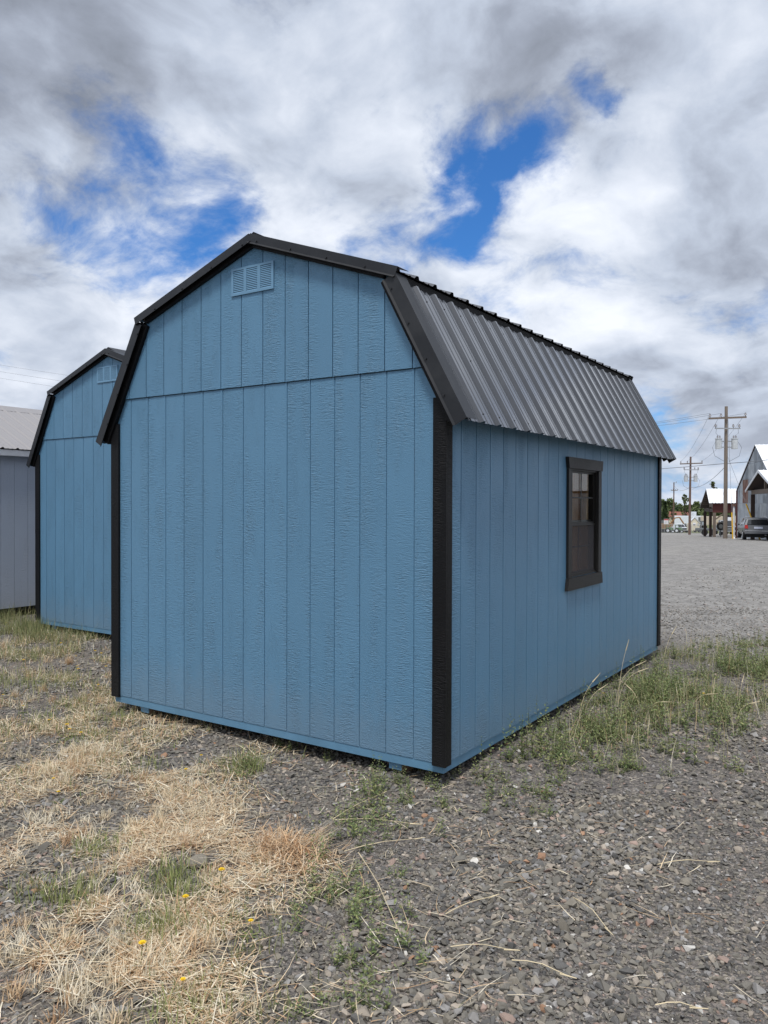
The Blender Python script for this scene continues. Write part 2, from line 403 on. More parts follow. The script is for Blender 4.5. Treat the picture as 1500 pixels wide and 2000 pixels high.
# ------------------------------------------------------------------ gambrel shed
SZ = 0.13                      # bottom of the siding above ground
HW, LEN = 1.53, 4.86           # half width, length
GROOVE = 0.2032
XB, ZB = 1.190, 2.950+SZ       # roof break (lower slope top)
XE, ZE = 1.683, 2.045+SZ       # eave tip
XU, ZU = 1.205, 2.985+SZ       # upper slope lower end
ZP = 3.412+SZ                  # ridge
def profile_panel(L, pitch, first=0.0):
    """(y, n) section of ribbed sheet metal of length L"""
    pts = []; y = -first
    def put(yy, n):
        if 0 <= yy <= L: pts.append((yy, n))
    pts.append((0.0, 0.0))
    while y < L+pitch:
        for dy, n in ((-0.030, 0), (-0.011, 0.019), (0.011, 0.019), (0.030, 0), (pitch*.36-.014, 0), (pitch*.36-.006, .0035), (pitch*.36+.006, .0035), (pitch*.36+.014, 0),
                      (pitch*.64-.014, 0), (pitch*.64-.006, .0035), (pitch*.64+.006, .0035), (pitch*.64+.014, 0)):
            if 0.002 < y+dy < L-0.002: put(y+dy, n)
        y += pitch
    pts.append((L, 0.0))
    return pts
def roof_slope(parent, top, bot, y0, y1, mat, pitch=0.2286, width=0.9144, smooth=False):
    """ribbed roof panels side by side on a slope given in the x-z plane; returns the panels"""
    (xt, zt), (xb, zb) = top, bot
    dx, dz = xb-xt, zb-zt; l = math.hypot(dx, dz); nx, nz = (-dz/l, dx/l)
    if nz < 0: nx, nz = -nx, -nz
    y = y0; out = []; j = 0
    while y < y1-0.01:
        L = min(width, y1-y)
        sec = profile_panel(L+(0.028 if y+L < y1-.01 else 0), pitch)
        vs = []; fs = []
        lift = 0.0008*(j % 2)
        for yy, n in sec:
            for (px, pz) in (top, bot): vs.append((px+nx*(n+lift), y+yy, pz+nz*(n+lift)))
            for (px, pz) in (top, bot): vs.append((px+nx*(n+lift-.0012), y+yy, pz+nz*(n+lift-.0012)))
        k = len(sec)
        for i in range(k-1):
            a, b = i*4, (i+1)*4
            q1 = (a, a+1, b+1, b) if (xb > xt) else (a, b, b+1, a+1)
            fs.append(q1); fs.append(tuple(reversed([t+2 for t in q1])))
            fs.append((a+1, a+3, b+3, b+1)); fs.append((a, b, b+2, a+2))
        out.append(mk('roof_panel', vs, fs, mat, parent)); y += L; j += 1
    return out
def screws(parent, top, bot, y0, y1, rows, pitch=0.2286, off=0.075, mat=None):
    (xt, zt), (xb, zb) = top, bot
    dx, dz = xb-xt, zb-zt; l = math.hypot(dx, dz); nx, nz = (-dz/l, dx/l)
    if nz < 0: nx, nz = -nx, -nz
    mb = MB(); k = 0
    y = y0+off
    while y < y1-.05:
        for ri, s in enumerate(rows):
            if ri == 1 and k % 2: continue
            c = Vector((xt+dx*s, y, zt+dz*s)); n = Vector((nx, 0, nz)); t = Vector((dx/l, 0, dz/l)); w = Vector((0, 1, 0))
            r = 0.0065; ring = [c+(t*math.cos(i*math.pi/3)+w*math.sin(i*math.pi/3))*r for i in range(6)]
            mb.add(ring+[c+n*.005+(t*math.cos(i*math.pi/3)+w*math.sin(i*math.pi/3))*r*.7 for i in range(6)]+[c+n*.0065],
                   [(i, (i+1) % 6, 6+(i+1) % 6, 6+i) for i in range(6)]+[(6+i, 6+(i+1) % 6, 12) for i in range(6)])
        y += pitch; k += 1
    o = mb.build('roof_screws', mat or M['screw'], parent); o['kind'] = 'stuff'; return o
def strip(parent, name, sec, p, q, nrm, mat):
    """section [(y, n)] (closed) swept from p to q (x, z points); nrm is the outward normal"""
    poly = [(p[0]+nrm[0]*n, y, p[1]+nrm[1]*n) for y, n in sec]
    return MB().prism(poly, (q[0]-p[0], 0, q[1]-p[1])).build(name, mat, parent)

def gambrel_shed(label, group):
    T = thing('storage_shed', label, 'shed', (-HW, 0, 0), 0, group)
    # -- gable walls -------------------------------------------------
    def outline(x0, x1, z0, z1):
        poly = [(x0, z0), (x1, z0), (x1, z1), (x0, z1)]
        su = (ZP-ZU)/XU; n = math.hypot(su, 1)
        for s in (1, -1):
            poly = clip(poly, s*su, 1, ZP-0.035)
            sl_ = (ZB-ZE)/(XE-XB)
            poly = clip(poly, s*sl_, 1, ZE+sl_*XE-0.10)
        return poly
    zj = 2.384+SZ
    for wy, sgn, nm in ((0.0, -1, 'front_wall'), (LEN, 1, 'rear_wall')):
        light_doorway = (-1.38, 1.38, 0.0, 2.15+SZ) if sgn > 0 else None  # unseen rear doorway, made wide to let daylight into the interior
        body = MB()
        def slab(x0, x1, z0, z1, y0, y1, mb):
            pl = outline(x0, x1, z0, z1)
            if area2(pl) > 1e-4: mb.prism([(x, y0, z) for x, z in pl], (0, y1-y0, 0))
        ya, yb = (0.006, 0.016) if sgn < 0 else (LEN-.016, LEN-.006)
        if light_doorway:
            slab(-HW, light_doorway[0], SZ, 4, ya, yb, body); slab(light_doorway[1], HW, SZ, 4, ya, yb, body); slab(light_doorway[0], light_doorway[1], light_doorway[3], 4, ya, yb, body)
        else: slab(-HW, HW, SZ, 4, ya, yb, body)
        wall = body.build(nm, M['blue'], T)
        lin = MB(); yc, yd = (0.018, 0.095) if sgn < 0 else (LEN-.095, LEN-.018)
        if light_doorway:
            slab(-HW+.1, light_doorway[0], SZ, 4, yc, yd, lin); slab(light_doorway[1], HW-.1, SZ, 4, yc, yd, lin); slab(light_doorway[0], light_doorway[1], light_doorway[3], 4, yc, yd, lin)
        else: slab(-HW+.1, HW-.1, SZ, 4, yc, yd, lin)
        lin.build('lining', M['ply'], wall)
        g = [1.3173-GROOVE*k for k in range(14)]
        for z0, z1, sh, proud in ((SZ, zj-.004, 0.0, 0.0), (zj, 4.0, -0.012, 0.009)):
            ed = [-HW]+[x+sh for x in reversed(g)]+[HW]
            for i in range(len(ed)-1):
                a, b = ed[i]+(.0035 if i else 0), ed[i+1]-(.0035 if i < len(ed)-2 else 0)
                segs = [(a, b, z0, z1)]
                if light_doorway and b > light_doorway[0] and a < light_doorway[1]:
                    segs = [(a, b, max(z0, light_doorway[3]), z1)]
                for (xa, xb_, za, zb_) in segs:
                    if zb_-za < .02: continue
                    pl = outline(xa, xb_, za, zb_)
                    if area2(pl) < 2e-4: continue
                    f0 = -proud if sgn < 0 else LEN+proud
                    MB().prism([(x, f0, z) for x, z in pl], (0, (.006+proud)*(1 if sgn < 0 else -1), 0)).build('plank', M['blue'], wall)
        if sgn < 0:   # metal drip flashing in the joint between the two rows of siding
            w_ = 1.38
            MB().box(-w_, w_, -.003, .004, zj-.006, zj-.0045).build('joint_flashing', M['dark'], wall)
    # -- side walls ----------------------------------------------------
    WY0, WY1, WZ0, WZ1 = 2.075, 2.745, 0.955+SZ, 1.850+SZ          # window opening (right side)
    for sx_, nm in ((1, 'right_wall'), (-1, 'left_wall')):
        zt = 2.245+SZ
        def rects(y0, y1):
            if sx_ < 0 or y1 <= WY0 or y0 >= WY1: return [(y0, y1, SZ, zt)]
            r = [(y0, y1, SZ, WZ0), (y0, y1, WZ1, zt)]
            if y0 < WY0: r.append((y0, WY0, WZ0, WZ1))
            if y1 > WY1: r.append((WY1, y1, WZ0, WZ1))
            return r
        def bx_(mb, xa, xb_, r): mb.box(min(sx_*xa, sx_*xb_), max(sx_*xa, sx_*xb_), r[0], r[1], r[2], r[3])
        body = MB()
        for r in rects(0.017, LEN-.017): bx_(body, HW-.016, HW-.006, r)
        wall = body.build(nm, M['blue'], T)
        lin = MB()
        for r in rects(.1, LEN-.1): bx_(lin, HW-.095, HW-.018, r)
        lin.build('lining', M['ply'], wall)
        ed = [0.0]+[0.2026+GROOVE*k for k in range(23)]+[LEN]
        for i in range(len(ed)-1):
            a, b = ed[i]+(.0035 if i else 0.0065), ed[i+1]-(.0035 if i < len(ed)-2 else .0065)
            for r in rects(a, b):
                mb = MB(); bx_(mb, HW-.006, HW, r); mb.build('plank', M['blue'], wall)
        for k in range(8):                                                 # bare studs seen through the glass
            y = 0.35+k*.6
            if sx_ < 0:
                MB().box(-HW+.096, -HW+.185, y, y+.038, SZ+.02, zt).build('stud', M['stud'], wall)
        if sx_ < 0:
            MB().box(-HW+.19, -HW+.21, 2.2, 4.6, 1.05+SZ, 1.14+SZ).build('rail', M['stud'], wall)
    # boarded partition added inside to catch daylight, seen through the window
    for k in range(12):
        y = 3.30+k*.125; MB().box(.835-.004*(k % 2), .853, y, y+.118, SZ+.01, 2.2+SZ).build('added_partition_board', M['ply'] if k % 4 else M['stud'], T)
    MB().box(.855, .945, 4.22, 4.26, SZ+.01, 2.2+SZ).build('added_partition_stud', M['stud'], T)
    # -- floor, rim and skids --------------------------------------------
    MB().box(-HW+.1, HW-.1, .1, LEN-.1, SZ-.03, SZ+.006).build('floor_deck', M['ply'], T)
    MB().box(-HW+.06, HW-.06, .06, LEN-.06, SZ-.040, SZ-.032).build('underfloor_shade_sheet', M['dark'], T)  # dark sheet added below the floor to deepen the shade there
    rz0, rz1 = SZ-.056, SZ-.0005
    rim = MB(); rim.box(-HW+.004, HW-.004, .004, .042, rz0, rz1); rim.build('rim_joist', M['bluerim'], T)
    MB().box(-HW+.004, HW-.004, LEN-.042, LEN-.004, rz0, rz1).build('rim_joist', M['bluerim'], T)
    MB().box(HW-.044, HW-.006, .044, LEN-.044, rz0, rz1).build('rim_joist', M['bluerim'], T)
    MB().box(-HW+.006, -HW+.044, .044, LEN-.044, rz0, rz1).build('rim_joist', M['bluerim'], T)
    for x in (-1.19, 1.17):
        sk = [(x-.045, .03, rz0-.003), (x-.045, .03, rz0-.045), (x-.045, .13, -.03), (x-.045, LEN-.13, -.03), (x-.045, LEN-.03, rz0-.045), (x-.045, LEN-.03, rz0-.003)]
        s_ = MB().prism(sk, (.09, 0, 0)).build('skid', M['raw'], T)
        MB().box(x-.046, x+.046, .022, .0295, rz0-.046, rz0-.003).build('skid_end', M['bluerim'], s_)
    # -- corner boards -----------------------------------------------------
    for sx_ in (1, -1):
        for fy in (0, 1):
            yf = -.020 if not fy else LEN+.002
            zt = 2.30+SZ if not fy else 2.2+SZ
            a, b = HW-.072, HW+.020
            MB().box(min(sx_*a, sx_*b), max(sx_*a, sx_*b), yf, yf+.0185, SZ-.012, 2.19+SZ).build('corner_board', M['trim'], T)
            a, b = HW+.0015, HW+.0195
            y0, y1 = (0.0, .056) if not fy else (LEN-.07, LEN)
            MB().box(min(sx_*a, sx_*b), max(sx_*a, sx_*b), y0, y1, SZ-.011, 2.13+SZ).build('corner_board', M['trim'], T)
    # -- roof ----------------------------------------------------------------
    RY0, RY1 = -0.042, LEN+.035
    for s in (1, -1):
        tl, bl = (s*XB, ZB), (s*XE, ZE)
        tu, bu = (s*0.02, ZP-.007), (s*(XU+.012), ZU-.004)
        l = math.hypot(XE-XB, ZE-ZB); nl_ = (s*(ZB-ZE)/l, (XE-XB)/l)
        lu = math.hypot(XU, ZP-ZU); nu = (s*(ZP-ZU)/lu, XU/lu)
        # lower slope starts a little under the upper one
        tl2 = (tl[0]+s*.012, tl[1]-.022)
        roof_slope(T, tl2, bl, RY0, RY1, M['roof']); roof_slope(T, tu, bu, RY0, RY1, M['roof'])
        screws(T, tl2, bl, RY0, RY1, (.09, .5, .93)); screws(T, tu, bu, RY0, RY1, (.06, .5, .95))
        strip(T, 'roof_deck', [(RY0+.02, -.004), (RY1-.02, -.004), (RY1-.02, -.03), (RY0+.02, -.03)], (tl2[0], tl2[1]), (bl[0]-s*.02, bl[1]+.037), nl_, M['deck'])
        strip(T, 'roof_deck', [(RY0+.02, -.004), (RY1-.02, -.004), (RY1-.02, -.03), (RY0+.02, -.03)], (s*.01, ZP-.007), (s*(XU-.05), ZU+.013), nu, M['deck'])
        mb = MB(); xa, xb_ = sorted((s*(XB-.05), s*(XB+.004))); mb.box(xa, xb_, RY0+.06, RY1-.06, ZB-.05, ZU-.010); mb.build('eave_closure_shade', M['dark'], T)  # black foam closure, its colour also standing in for the overhang's shade
        for y0, dirn in ((RY0, -1), (RY1, 1)):
            f = lambda a: y0+dirn*a          # outwards from the rake edge
            # fascia boards
            strip(T, 'fascia_board', [(f(-.036), -.006), (f(-.006), -.006), (f(-.006), -.092), (f(-.036), -.092)], (tl[0]-s*.02, tl[1]+.02), (bl[0]-s*.03, bl[1]+.03), nl_, M['trim'])
            strip(T, 'fascia_board', [(f(-.037), -.006), (f(-.007), -.006), (f(-.007), -.068), (f(-.037), -.068)], (0.0, ZP), (s*(XU-.075), ZU+.03), nu, M['trim'])
            # bent metal rake flashing with a kicked-out hem
            def bent(leg): return [(f(-.115), .0225), (f(.012), .0225), (f(.014), -leg), (f(.028), -leg-.011), (f(.027), -leg-.013), (f(.0115), -leg-.001), (f(.0095), .0205), (f(-.115), .0205)]
            fl = strip(T, 'rake_flashing', bent(.060), (tl[0]-s*.006, tl[1]+.012), bl, nl_, M['flash'])
            fu = strip(T, 'rake_flashing', bent(.034), (0.0, ZP-.002), bu, nu, M['flash'])
            # screws along it
            mb = MB()
            for (p, qq, nrm, cnt, leg) in ((tl, bl, nl_, 4, .045), ((0, ZP), bu, nu, 4, .024)):
                for i in range(cnt):
                    t = (i+.25)/cnt; c = Vector((p[0]+(qq[0]-p[0])*t-nrm[0]*leg, f(.0135), p[1]+(qq[1]-p[1])*t-nrm[1]*leg))
                    mb.tube([c, c+Vector((0, dirn*.007, 0))], .0065, 6)
            o = mb.build('flashing_screws', M['screw'], T); o['kind'] = 'stuff'
    # ridge cap: raised over the ribs
    su = (ZP-ZU)/XU
    cap = [(-.165, ZP-su*.165+.019), (-.05, ZP-su*.05+.034), (0, ZP+.042), (.05, ZP-su*.05+.034), (.165, ZP-su*.165+.019)]
    capo = cap+[(x, z-.003) for x, z in reversed(cap)]
    MB().prism([(x, RY0+.03, z) for x, z in capo], (0, RY1-RY0-.06, 0)).build('ridge_cap', M['flash'], T)
    MB().prism([(x, RY0+.034, z) for x, z in [(-.15, ZP-su*.15+.014), (0, ZP+.036), (.15, ZP-su*.15+.014), (0, ZP-.01)]], (0, .01, 0)).build('ridge_end_plate', M['flash'], T)
    # -- gable vent -------------------------------------------------------------
    vx0, vx1, vz0, vz1 = -.211+.003, .191, 3.030+SZ, 3.222+SZ
    yv = -.0185
    vb = MB(); vb.box(vx0+.003, vx1-.003, -.0125, -.0095, vz0+.003, vz1-.003)
    vent = vb.build('gable_vent', M['dark'], T)
    cols = [(vx0+.020, vx0+.120), (vx0+.146, vx0+.250), (vx0+.277, vx1-.020)]
    fr = MB(); xs = [vx0]+[c for ab in cols for c in ab]+[vx1]
    for i in range(0, len(xs), 2): fr.box(xs[i], xs[i+1], yv, -.013, vz0, vz1)
    for a, b in cols:
        fr.box(a, b, yv, -.013, vz0, vz0+.016); fr.box(a, b, yv, -.013, vz1-.016, vz1)
    fr.build('vent_frame', M['vent'], vent)
    for a, b in cols:
        nsl = 13; h0, h1 = vz0+.016, vz1-.016; dz = (h1-h0)/nsl
        for i in range(nsl):
            z = h0+i*dz
            MB().prism([(a, -.0182, z+.0005), (a, -.0142, z+dz*.80), (a, -.0130, z+dz*.80), (a, -.0170, z+.0005-.001)], (b-a, 0, 0)).build('slat', M['vent'], vent)
    # -- window on the right wall ---------------------------------------------------
    X = HW
    win = MB()
    fo = [(WY0+.002, WY1-.002, WZ0+.002, WZ1-.002)]
    y0, y1, z0, z1 = fo[0]; t = .013
    for r in ((y0, y0+t, z0, z1), (y1-t, y1, z0, z1), (y0+t, y1-t, z0, z0+t), (y0+t, y1-t, z1-t, z1)): win.box(X-.07, X+.004, *r)
    win = win.build('window', M['vinyl'], T)
    gy0, gy1 = y0+t, y1-t; zm = 1.405+SZ
    def sash(za, zb_, xin, nm):
        s_ = MB(); k = .017
        for r in ((gy0, gy0+k, za, zb_), (gy1-k, gy1, za, zb_), (gy0+k, gy1-k, za, za+k), (gy0+k, gy1-k, zb_-k, zb_)): s_.box(X-xin-.02, X-xin, *r)
        sa = s_.build(nm, M['vinyl'], win)
        return sa
    sash(zm-.018, z1-t, .018, 'upper_sash'); sash(z0+t, zm+.016, .041, 'lower_sash')
    k = .017
    for za, zb_, xin in ((zm-.018, z1-t, .028), (z0+t, zm+.016, .051)):
        ym, zc_ = (gy0+gy1)/2, (za+zb_)/2
        MB().box(X-xin-.003, X-xin+.003, gy0+k, gy1-k, za+k, zb_-k).build('pane', M['glass'], win)
        MB().box(X-xin+.0035, X-xin+.0075, ym-.007, ym+.007, za+k, zb_-k).build('muntin', M['vinyl'], win)
        MB().box(X-xin+.0035, X-xin+.0075, gy0+k, ym-.007, zc_-.007, zc_+.007).build('muntin', M['vinyl'], win)
        MB().box(X-xin+.0035, X-xin+.0075, ym+.007, gy1-k, zc_-.007, zc_+.007).build('muntin', M['vinyl'], win)
    sc = MB().box(X-.016, X-.0145, gy0+.01, gy1-.01, z0+t+.004, zm-.02).build('insect_screen', M['screen'], win)
    sfr = MB(); k = .012
    for r in ((gy0+.001, gy0+k, z0+t, zm-.018), (gy1-k, gy1-.001, z0+t, zm-.018), (gy0+k, gy1-k, z0+t, z0+t+k), (gy0+k, gy1-k, zm-.018-k, zm-.018)): sfr.box(X-.0165, X-.006, *r)
    sfr.build('screen_frame', M['vinyl'], win)
    # flat casing: flared head and sill boards, straight sides
    ca, cb = 2.000, 2.816
    def slabz(poly, x0, x1, nm): return MB().prism([(x0, y, z) for y, z in poly], (x1-x0, 0, 0)).build(nm, M['casing'], T)
    slabz([(ca-.005, WZ1-.002), (cb+.005, WZ1-.002), (cb+.018, WZ1+.088), (ca-.07+.045, WZ1+.088)], X+.0015, X+.030, 'window_head')
    slabz([(ca-.030, WZ0-.100), (cb+.022, WZ0-.100), (cb+.006, WZ0-.002), (ca-.006, WZ0-.002)], X+.0015, X+.030, 'window_sill')
    slabz([(ca, WZ0), (WY0+.004, WZ0), (WY0+.004, WZ1-.004), (ca, WZ1-.004)], X+.0015, X+.022, 'window_casing')
    slabz([(WY1-.004, WZ0), (cb, WZ0), (cb, WZ1-.004), (WY1-.004, WZ1-.004)], X+.0015, X+.022, 'window_casing')
    return T
SHEDS = 'blue gambrel sheds for sale'
shed = gambrel_shed('blue gambrel roofed shed with charcoal metal roof and side window in the foreground', SHEDS)
shed2 = copy_tree(shed)
shed2['label'] = 'second blue gambrel shed half hidden behind the left edge of the large blue shed'
shed2.location = (-5.83, 2.03, 0.0); shed2.rotation_euler = (0, 0, rad(-0.9))

# ------------------------------------------------------------------ grey gable shed at the left edge
def grey_shed():
    T = thing('storage_shed', 'plain grey shed with pale ribbed metal roof at the left edge of the photo', 'shed', (-8.68, 0.3, 0), 0)
    L, Wd, zt = 5.6, 3.0, 2.30+SZ
    body = MB().box(-.016, -.006, .01, L-.01, SZ, zt); body = body.build('side_wall', M['greysid'], T)
    ed = [0.0]+[0.10+.2125*k for k in range(26)]+[L]
    for i in range(len(ed)-1):
        MB().box(-.006, 0, ed[i]+.003, ed[i+1]-.003, SZ, zt).build('plank', M['greysid'], body)
    for y in (0.0, L-.02):
        pl = [(-Wd+.006, SZ), (-.02, SZ), (-.02, zt), (-Wd/2, zt+.78), (-Wd+.006, zt)]
        MB().prism([(x, y, z) for x, z in pl], (0, .02, 0)).build('gable_wall', M['greysid'], T)
    MB().box(-Wd, -Wd+.016, .01, L-.01, SZ, zt).build('side_wall', M['greysid'], T)
    MB().box(-.05, -.008, .02, L-.02, SZ-.05, SZ-.001).build('rim_joist', M['trim'], T)  # near-black strip along the gap below the siding
    MB().box(-.55, -.46, .05, L-.05, -.03, SZ-.051).build('skid', M['raw'], T)
    MB().box(-Wd+.46, -Wd+.55, .05, L-.05, -.03, SZ-.051).build('skid', M['raw'], T)
    zr, ze = 3.12+SZ, 2.335+SZ
    MB().box(.10, .125, -.08, L+.08, ze-.100, ze-.014).build('eave_fascia', M['white'], T)
    MB().box(.0015, .099, -.08, L+.08, ze-.096, ze-.088).build('soffit', M['white'], T)
    for s in (1, -1):
        xe = .15 if s > 0 else -Wd-.15
        roof_slope(T, (-Wd/2+s*.02, zr), (xe, ze), -.1, L+.1, M['greyroof'])
        screws(T, (-Wd/2+s*.02, zr), (xe, ze), -.1, L+.1, (.06, .5, .93), mat=M['greyscrew'])
    c = [(-Wd/2-.16, zr-.06), (-Wd/2, zr+.036), (-Wd/2+.16, zr-.06), (-Wd/2+.16, zr-.064), (-Wd/2, zr+.032), (-Wd/2-.16, zr-.064)]
    MB().prism([(x, -.1, z) for x, z in c], (0, L+.2, 0)).build('ridge_cap', M['greyroof'], T)
    return T
M['greyscrew'] = plain('grey_screw', (0.22, 0.21, 0.21), 0.5)
grey_shed()

# ------------------------------------------------------------------ background yard, far to near
def frame_at(u, depth, rz, sink=0.0):
    p = far(u, depth); return (p.x, p.y, p.z-sink), rz
M['galv'] = plain('galvanised_sheet', (0.37, 0.40, 0.43), 0.5, 0.0, 0.5, 0.12, 1.2, 0.25, 12)
M['galv2'] = plain('weathered_sheet', (0.27, 0.30, 0.335), 0.55, 0.0, 0.4, 0.16, 1.0, 0.25, 12)
def rusty():
    m, N, b, out = mat_new('rusted_sheet'); tcn = N.n('ShaderNodeTexCoord')
    f = N.noise(N.vm('MULTIPLY', tcn.outputs['Object'], (3.0, 3.0, 0.9)), 1.0, 6, 0.65)
    N.set(b.inputs['Base Color'], N.mix(N.step(f, 0.40, 0.60), (0.15, 0.055, 0.035, 1), (0.26, 0.17, 0.14, 1)))
    b.inputs['Roughness'].default_value = 0.85; return m
M['rust'] = rusty()
M['whiteroof'] = metal_paint('white_metal_roof', (0.78, 0.80, 0.83), 0.45)
M['timber'] = wood('dark_timber', (0.055, 0.036, 0.028), 0.4, 0.85, 2, 0.3)
M['timber2'] = wood('grey_timber', (0.16, 0.125, 0.10), 0.4, 0.85, 2, 0.3)
M['redbeam'] = wood('red_brown_beam', (0.10, 0.028, 0.024), 0.4, 0.8, 0, 0.25)
M['pole'] = wood('pole_timber', (0.19, 0.155, 0.125), 0.35, 0.9, 2, 0.4)
M['pole2'] = wood('red_pole_timber', (0.155, 0.098, 0.078), 0.35, 0.9, 2, 0.35)
M['xfmr'] = plain('transformer_paint', (0.50, 0.52, 0.53), 0.45, var=0.05)
M['porcelain'] = plain('porcelain', (0.20, 0.19, 0.20), 0.25, var=0.03)
M['wire'] = plain('wire_metal', (0.17, 0.18, 0.20), 0.6, var=0.02)
M['yellow'] = plain('guy_guard_yellow', (0.72, 0.42, 0.02), 0.5, var=0.03)
M['cream'] = plain('cream_paint', (0.66, 0.60, 0.46), 0.6, var=0.04)
M['tanbox'] = plain('tan_trailer', (0.55, 0.47, 0.38), 0.6, var=0.04)
M['carpaint'] = plain('dark_grey_car_paint', (0.15, 0.158, 0.172), 0.25, var=0.02)
M['carglass'] = plain('dark_car_glass', (0.02, 0.022, 0.025), 0.06, spec=0.8, var=0.0)
M['rubber'] = plain('black_rubber', (0.012, 0.012, 0.013), 0.8, var=0.05)
M['rim'] = plain('grey_alloy', (0.30, 0.31, 0.32), 0.4, 0.6, var=0.05)
M['chrome'] = plain('bright_trim', (0.55, 0.56, 0.58), 0.2, 0.8, var=0.02)
M['red'] = plain('red_lens', (0.42, 0.020, 0.012), 0.2, var=0.03)
M['plate'] = plain('number_plate', (0.62, 0.66, 0.78), 0.4, var=0.10, scale=30)
M['green'] = plain('tractor_green', (0.11, 0.22, 0.09), 0.5, var=0.05)
M['orange'] = plain('excavator_yellow', (0.27, 0.14, 0.05), 0.5, var=0.10)
M['redroof'] = plain('red_roof', (0.22, 0.085, 0.06), 0.8, var=0.12)
M['whitewall'] = plain('white_box', (0.74, 0.78, 0.84), 0.45, var=0.03)
M['signface'] = plain('sign_face', (0.76, 0.76, 0.76), 0.5, var=0.02)
M['greywood'] = plain('grey_shack', (0.13, 0.14, 0.145), 0.7, var=0.1)
M['bark'] = wood('bark', (0.10, 0.08, 0.06), 0.4, 0.9, 2, 0.35)
M['steel'] = plain('fence_steel', (0.32, 0.33, 0.34), 0.5, 0.3, var=0.05)
def leaf_mat(name, a, b_):
    m, N, b, out = mat_new(name); oi = N.n('ShaderNodeObjectInfo'); tcn = N.n('ShaderNodeTexCoord')
    f = N.noise(tcn.outputs['Object'], 0.8, 3, 0.6)
    N.set(b.inputs['Base Color'], N.mix(N.step(f, 0.32, 0.68), (*a, 1), (*b_, 1)))
    b.inputs['Roughness'].default_value = 0.65; b.inputs['Specular IOR Level'].default_value = 0.25
    return m
M['leafA'] = leaf_mat('broadleaf_foliage', (0.070, 0.100, 0.040), (0.135, 0.165, 0.065))
M['leafB'] = leaf_mat('conifer_foliage', (0.030, 0.050, 0.022), (0.060, 0.088, 0.036))
M['leafC'] = leaf_mat('pale_foliage', (0.060, 0.085, 0.030), (0.12, 0.15, 0.05))

CR = -YAW  # not used for facing, kept for reference of the view axis
def yawed(a): return YAW+rad(a)          # local x to the right of the view, local y away

# hills / far wood
rng = np.random.default_rng(5)
def leaf_cloud(centres, radii_, per, size, rg, squash=1.0, shell=0.5):
    """many small triangles/quads in blobs"""
    V = []; F = []; k = 0
    for (c, r), n in zip(zip(centres, radii_), per):
        dirs = rg.normal(size=(n, 3)); dirs /= np.linalg.norm(dirs, axis=1)[:, None]
        rr = r*(shell+(1-shell)*rg.random(n))**1.0
        P = np.asarray(c)+dirs*rr[:, None]*np.array([1, 1, squash])
        A = rg.normal(size=(n, 3)); A /= np.linalg.norm(A, axis=1)[:, None]
        B = np.cross(A, rg.normal(size=(n, 3))); B /= np.linalg.norm(B, axis=1)[:, None]+1e-9
        s = size*(0.6+0.8*rg.random(n))[:, None]
        Q = np.stack([P-A*s, P+B*s*.55, P+A*s, P-B*s*.55], 1).reshape(-1, 3)
        V.append(Q); F += [(k+4*i, k+4*i+1, k+4*i+2, k+4*i+3) for i in range(n)]; k += 4*n
    return np.concatenate(V), F
cs = []; rs = []; pr = []
for row, (dep, hh) in enumerate(((330, 5.6), (370, 7.4), (420, 9.4))):
    for u in np.arange(450, 1980, 16 if row else 20):
        uu = u+rng.uniform(-8, 8); p = far(uu, dep+rng.uniform(-12, 12)); h = hh*rng.uniform(.72, 1.12)*(1.15 if uu < 1320 else 0.95)
        for t in range(3):
            cs.append((p.x+rng.uniform(-2, 2), p.y+rng.uniform(-2, 2), p.z+h*(.28+.27*t))); rs.append(h*(.34-.07*t)); pr.append(110)
V, F = leaf_cloud(cs, rs, pr, 0.85, rng, 1.0, 0.45)
wood_ = mk('tree_line', V, F, M['leafA']); wood_['kind'] = 'stuff'; tag(wood_, 'dark green wood along the horizon behind the yard', 'trees')

def broad_tree(u, dep, vtop, wid, label, mat, n=900, size=.34, seed=1, group='trees beyond the yard', open_=False, conifer=False):
    rg = np.random.default_rng(seed); p = far(u, dep); zt = zat(vtop, dep, u); h = zt-p.z
    T = thing('conifer_tree' if conifer else 'broadleaf_tree', label, 'tree', p, 0, group)
    mb = MB(); mb.tube([(0, 0, -.3), (.1, 0, h*.3), (0, .1, h*.62), (.05, 0, h*.95)], h*.022, 7, h*.004)
    cs = []; rs = []; per = []
    if conifer:
        for i in range(16):
            t = i/15; z = h*(.18+.80*t); R_ = wid*(1-t)*.5+.12
            for a in range(6):
                an = a*1.05+i*.6+rg.uniform(-.2, .2)
                mb.tube([(0, 0, z), (math.cos(an)*R_*.9, math.sin(an)*R_*.9, z-R_*.2)], .04, 4, .015)
                for s in (.45, .85):
                    cs.append((math.cos(an)*R_*s, math.sin(an)*R_*s, z-R_*.18*s)); rs.append(R_*.30+.08); per.append(n//190+3)
    else:
        for i in range(26 if open_ else 20):
            t = rg.uniform(.30 if open_ else .22, 1.0); an = rg.uniform(0, 6.28)
            R_ = wid*.5*math.sin(min(1, (1.08-t)*1.4+.12)*math.pi*.5)*rg.uniform(.3, 1)
            c = (math.cos(an)*R_, math.sin(an)*R_, h*t)
            mb.tube([(0, 0, h*max(.12, t-.22)), (c[0]*.6, c[1]*.6, h*(t-.07)), c], h*.010, 5, h*.003)
            cs.append(c); rs.append(wid*(.11 if open_ else .19)); per.append(n//(26 if open_ else 20))
    mb.build('trunk', M['bark'], T)
    V, F = leaf_cloud(cs, rs, per, size, rg, 0.9, 0.2)
    mk('crown', V, F, mat, T)
    return T
broad_tree(1337, 215, 966, 3.6, 'tall open branched tree rising beside the second power pole', M['leafC'], 420, .30, 3, open_=True)
